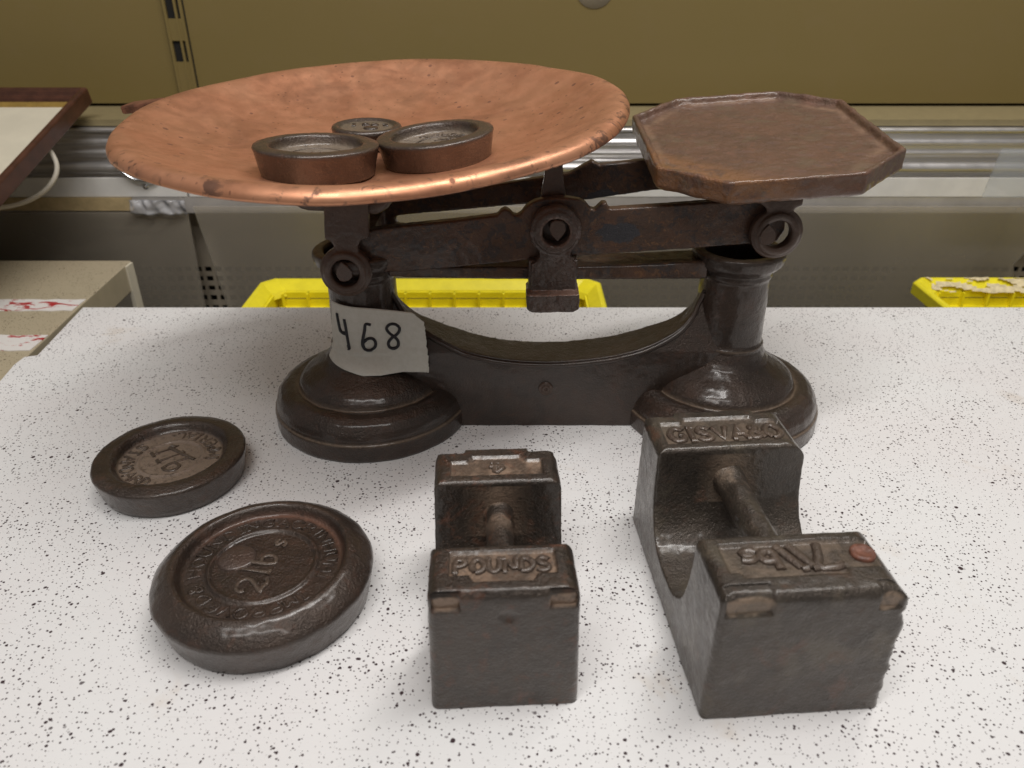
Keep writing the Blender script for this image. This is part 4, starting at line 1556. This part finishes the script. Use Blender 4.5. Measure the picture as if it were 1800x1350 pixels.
def block_weight(name, loc, yaw, W, L, H, c0, c1, cz, bar_z, bar_r, taper, panels, chips, mat, label, seed, voxel=0.06, keys=(), rough_edge=None, pdust=0.9, corner=0.6, dent=None):
    root = empty(name, loc, yaw, label, 'weight', 'block iron weights with a hand bar')
    cr_ = (c1 - c0) / 2
    prof = [(0.0, 0.0), (L, 0.0), (L - 0.03, H * 0.5), (L - 0.12, H - 0.25), (L - 0.3, H), (c1 + 0.15, H), (c1, H - 0.12)]
    # U-shaped scoop
    steps = 26
    depth = H - cz
    for i in range(steps + 1):
        a = math.pi * i / steps
        yy = (c0 + c1) / 2 + cr_ * 1.0 * math.copysign(abs(math.cos(a)) ** 0.62, math.cos(a))
        zz2 = (H - 0.35) - (depth - 0.35) * (abs(math.sin(a)) ** 0.80)
        prof.append((yy, zz2))
    prof += [(c0, H - 0.12), (c0 - 0.15, H), (0.22, H), (0.03, H - 0.22), (0.0, H - 0.5)]
    a = fix_normals(mesh('x', *prism_yz(prof, -W / 2, W / 2, taper, H)))
    parts = [a]
    for (x0, x1, y0, y1) in keys:
        parts.append(mesh('x', *box_v(x0, x1, y0, y1, H - 0.9, H - 0.02)))
    parts = [remesh(merge(parts), voxel, 9)]
    me = parts[0]

    def shape(p, n):
        q = Vector((0, 0, 0))
        sx = 1 if p.x > 0 else -1
        wx = W / 2 - taper * p.z / H

        def round_corner(u, v, r):
            # u, v: distance inside each face; returns the pull towards the centre
            a_, b_ = r - u, r - v
            if a_ > 0 and b_ > 0:
                m_ = math.hypot(a_, b_)
                if m_ > r:
                    return a_ * (1 - r / m_), b_ * (1 - r / m_)
            return 0, 0
        a_, b_ = round_corner(wx - abs(p.x), H - p.z, corner if sx > 0 else 0.42)
        q.x -= sx * a_
        q.z -= b_
        a_, b_ = round_corner(wx - abs(p.x), p.y, 0.32)
        q.x -= sx * a_
        q.y += b_
        a_, b_ = round_corner(wx - abs(p.x), L - p.y, 0.45)
        q.x -= sx * a_
        q.y -= b_
        if p.z > H - 0.35 and n.z > 0.55:
            for pn in panels:
                if in_panel(p.x, p.y, *pn):
                    q.z -= 0.13
                    break
        for (x0, x1, z0, z1, d) in chips:
            if p.y < 0.6 and x0 < p.x < x1 and z0 < p.z < z1 + 0.2:
                q.y += d * 0.8
                q.z -= d * 0.25
        if dent and p.y < 0.6:
            e = math.hypot((p.x - dent[0]) / dent[2], (p.z - dent[1]) / dent[3]) + 0.35 * fbm(p, 2.0, 2)
            if e < 1:
                q.y += 0.10 * (1 - e)
        if rough_edge:
            e = rough_edge(p)
            if e:
                q += e
        return q

    def dust(p, n):
        d = 0.0
        if p.z > H - 0.35 and n.z > 0.5:
            for pn in panels:
                if in_panel(p.x, p.y, *pn):
                    d = pdust * 0.35 + pdust * 0.65 * max(0, min(1, 0.5 + 1.6 * fbm(p, 1.3, 3)))
        for (x0, x1, z0, z1, dd_) in chips:
            if p.y < 0.5:
                ex = abs((p.x - (x0 + x1) / 2) / ((x1 - x0) / 2))
                ez = abs((p.z - (z0 + z1) / 2) / ((z1 - z0) / 2))
                e = (ex ** 4 + ez ** 4) ** 0.25 + 0.18 * fbm(p, 1.8, 2)
                d = max(d, max(0, min(1, (1.0 - e) / 0.12)))
        if c1 - 0.9 < p.y < c1 + 0.1 and abs(p.x) < 1.5 and bar_z - 1.0 < p.z < bar_z + 1.4:
            d = max(d, 0.75 * math.exp(-((p.x / 0.9) ** 2)))
        return d
    roughen(me, 0.022, 0.7, 0.011, 3.8, shape=shape, dust=dust, seed=seed)
    link('body', me, mat, root)
    # hand bar with flared ends
    vs, fs = [], []
    n = 40
    ya, yb = c0 - 0.2, c1 + 0.15
    for i in range(n + 1):
        t = i / n
        y = ya + (yb - ya) * t
        e = max(0, 1 - min(t, 1 - t) / 0.16)
        r = bar_r * (1 + 0.22 * e ** 2)
        for k_ in range(28):
            a_ = 2 * math.pi * k_ / 28
            vs.append((r * math.cos(a_), y, bar_z + r * math.sin(a_)))
    for i in range(n):
        for k_ in range(28):
            a_, b_ = i * 28 + k_, i * 28 + (k_ + 1) % 28
            fs.append((a_, a_ + 28, b_ + 28, b_))

    def bdust(p, n):
        return 0.75 * max(0, min(1, 0.45 + 1.8 * fbm(p, 1.1, 3))) * max(0, min(1, (p.y - (c1 - 1.8)) / 1.2)) if n.z > -0.2 else 0
    me = roughen(fix_normals(mesh('hand_bar', vs, fs)), 0.07, 1.3, 0.03, 3.2, dust=bdust, seed=seed + 1)
    link('hand_bar', me, mat, root)
    return root


# 4 lb
b4 = block_weight('block_weight', (-0.26, 19.7, 0), R(2.9), 5.6, 8.95, 5.85, 2.55, 6.45, 1.5, 4.15, 0.58, 0.12,
                  [(-1.95, 1.95, 0.95, 2.15, (-1.25, 1.25, 0.62, 0.97)), (-2.0, 1.95, 6.95, 8.0, (-1.25, 1.25, 7.98, 8.32))],
                  [(-2.62, -1.55, 5.02, 5.6, 0.22), (1.62, 2.66, 5.02, 5.6, 0.22)], M['block'],
                  'smaller rectangular iron block weight with hand bar, marked POUNDS', 41, voxel=0.06,
                  keys=[(-1.4, 1.4, 8.5, 8.95)], dent=(0.05, 4.75, 0.5, 0.36))
ls = word_lines('POUNDS', 0.64, 0.72, straight(0, 1.50, 5.74, 0, 0.62), gap=0.30)
link('raised_lettering', letters(ls, 0.10, 6), M['letters'], b4)
ls = word_lines('4', 0.8, 0.9, straight(0, 7.55, 5.74, math.pi, 0.8))
link('raised_number', letters(ls, 0.12, 7), M['letters'], b4)

# 7 lb


def edge7(p):
    q = Vector((0, 0, 0))
    if p.x > 2.5 and p.y < 4 and p.z < 5.3:
        w_ = min(1, (p.x - 2.5) / 0.8) * max(0, 1 - p.y / 4)
        q.x += w_ * 0.28 * fbm(Vector((0, p.y * 0.3, p.z)), 1.1, 3)
    return q


b7 = block_weight('block_weight', (10.5, 19.36, 0), R(4.5), 6.95, 12.1, 6.1, 3.25, 9.0, 1.6, 4.35, 0.66, 0.12,
                  [(-2.75, 3.0, 1.25, 2.75, (-2.4, 1.6, 0.95, 1.27)), (-2.8, 2.95, 9.55, 11.2, (-1.8, 1.8, 11.18, 11.55))],
                  [(-3.22, -1.55, 5.28, 5.98, 0.16), (2.25, 3.02, 5.22, 5.90, 0.14)], M['block2'],
                  'largest rectangular iron block weight with hand bar and orange plug, marked 7 lbs', 51, voxel=0.07,
                  keys=[(-1.9, 1.9, 11.8, 12.2)], rough_edge=edge7, pdust=0.45, corner=0.95)
ls = word_lines('7', 1.25, 0.85, straight(0.85, 1.98, 5.98, math.pi, 1.25))
ls += [[(-0.05, 1.42, 5.98), (-0.62, 2.62, 5.98)], [(0.42, 1.42, 5.98), (-0.12, 2.62, 5.98)], [(0.15, 1.42, 5.98), (-0.1, 1.38, 5.98)], [(0.55, 1.42, 5.98), (0.3, 1.38, 5.98)]]
ls += word_lines('b', 1.0, 0.75, straight(-1.05, 2.0, 5.98, math.pi, 0.8))
ls += word_lines('s', 1.0, 0.85, straight(-1.75, 2.2, 5.98, math.pi, 0.6))
link('raised_number', letters(ls, 0.15, 9), M['letters'], b7)
ls = word_lines('GISVA&O', 1.0, 0.66, straight(0.05, 10.35, 5.98, 0, 1.0), gap=0.2)
link('raised_lettering', letters(ls, 0.13, 10), M['letters'], b7)
v_, f_ = lathe_v([(0.46, 5.85), (0.46, 6.05), (0.40, 6.11), (0.30, 6.07), (0.01, 6.08)], 32, 2.45, 2.0)
link('orange_plug', roughen(mesh('orange_plug', v_, f_), 0.03, 2, 0.015, 5, seed=3), simple('orange_rust_plug', (0.15, 0.060, 0.038), 0.45, 0.0, var=0.3, vs=4, bump=(8, 0.5, 0.05)), b7)
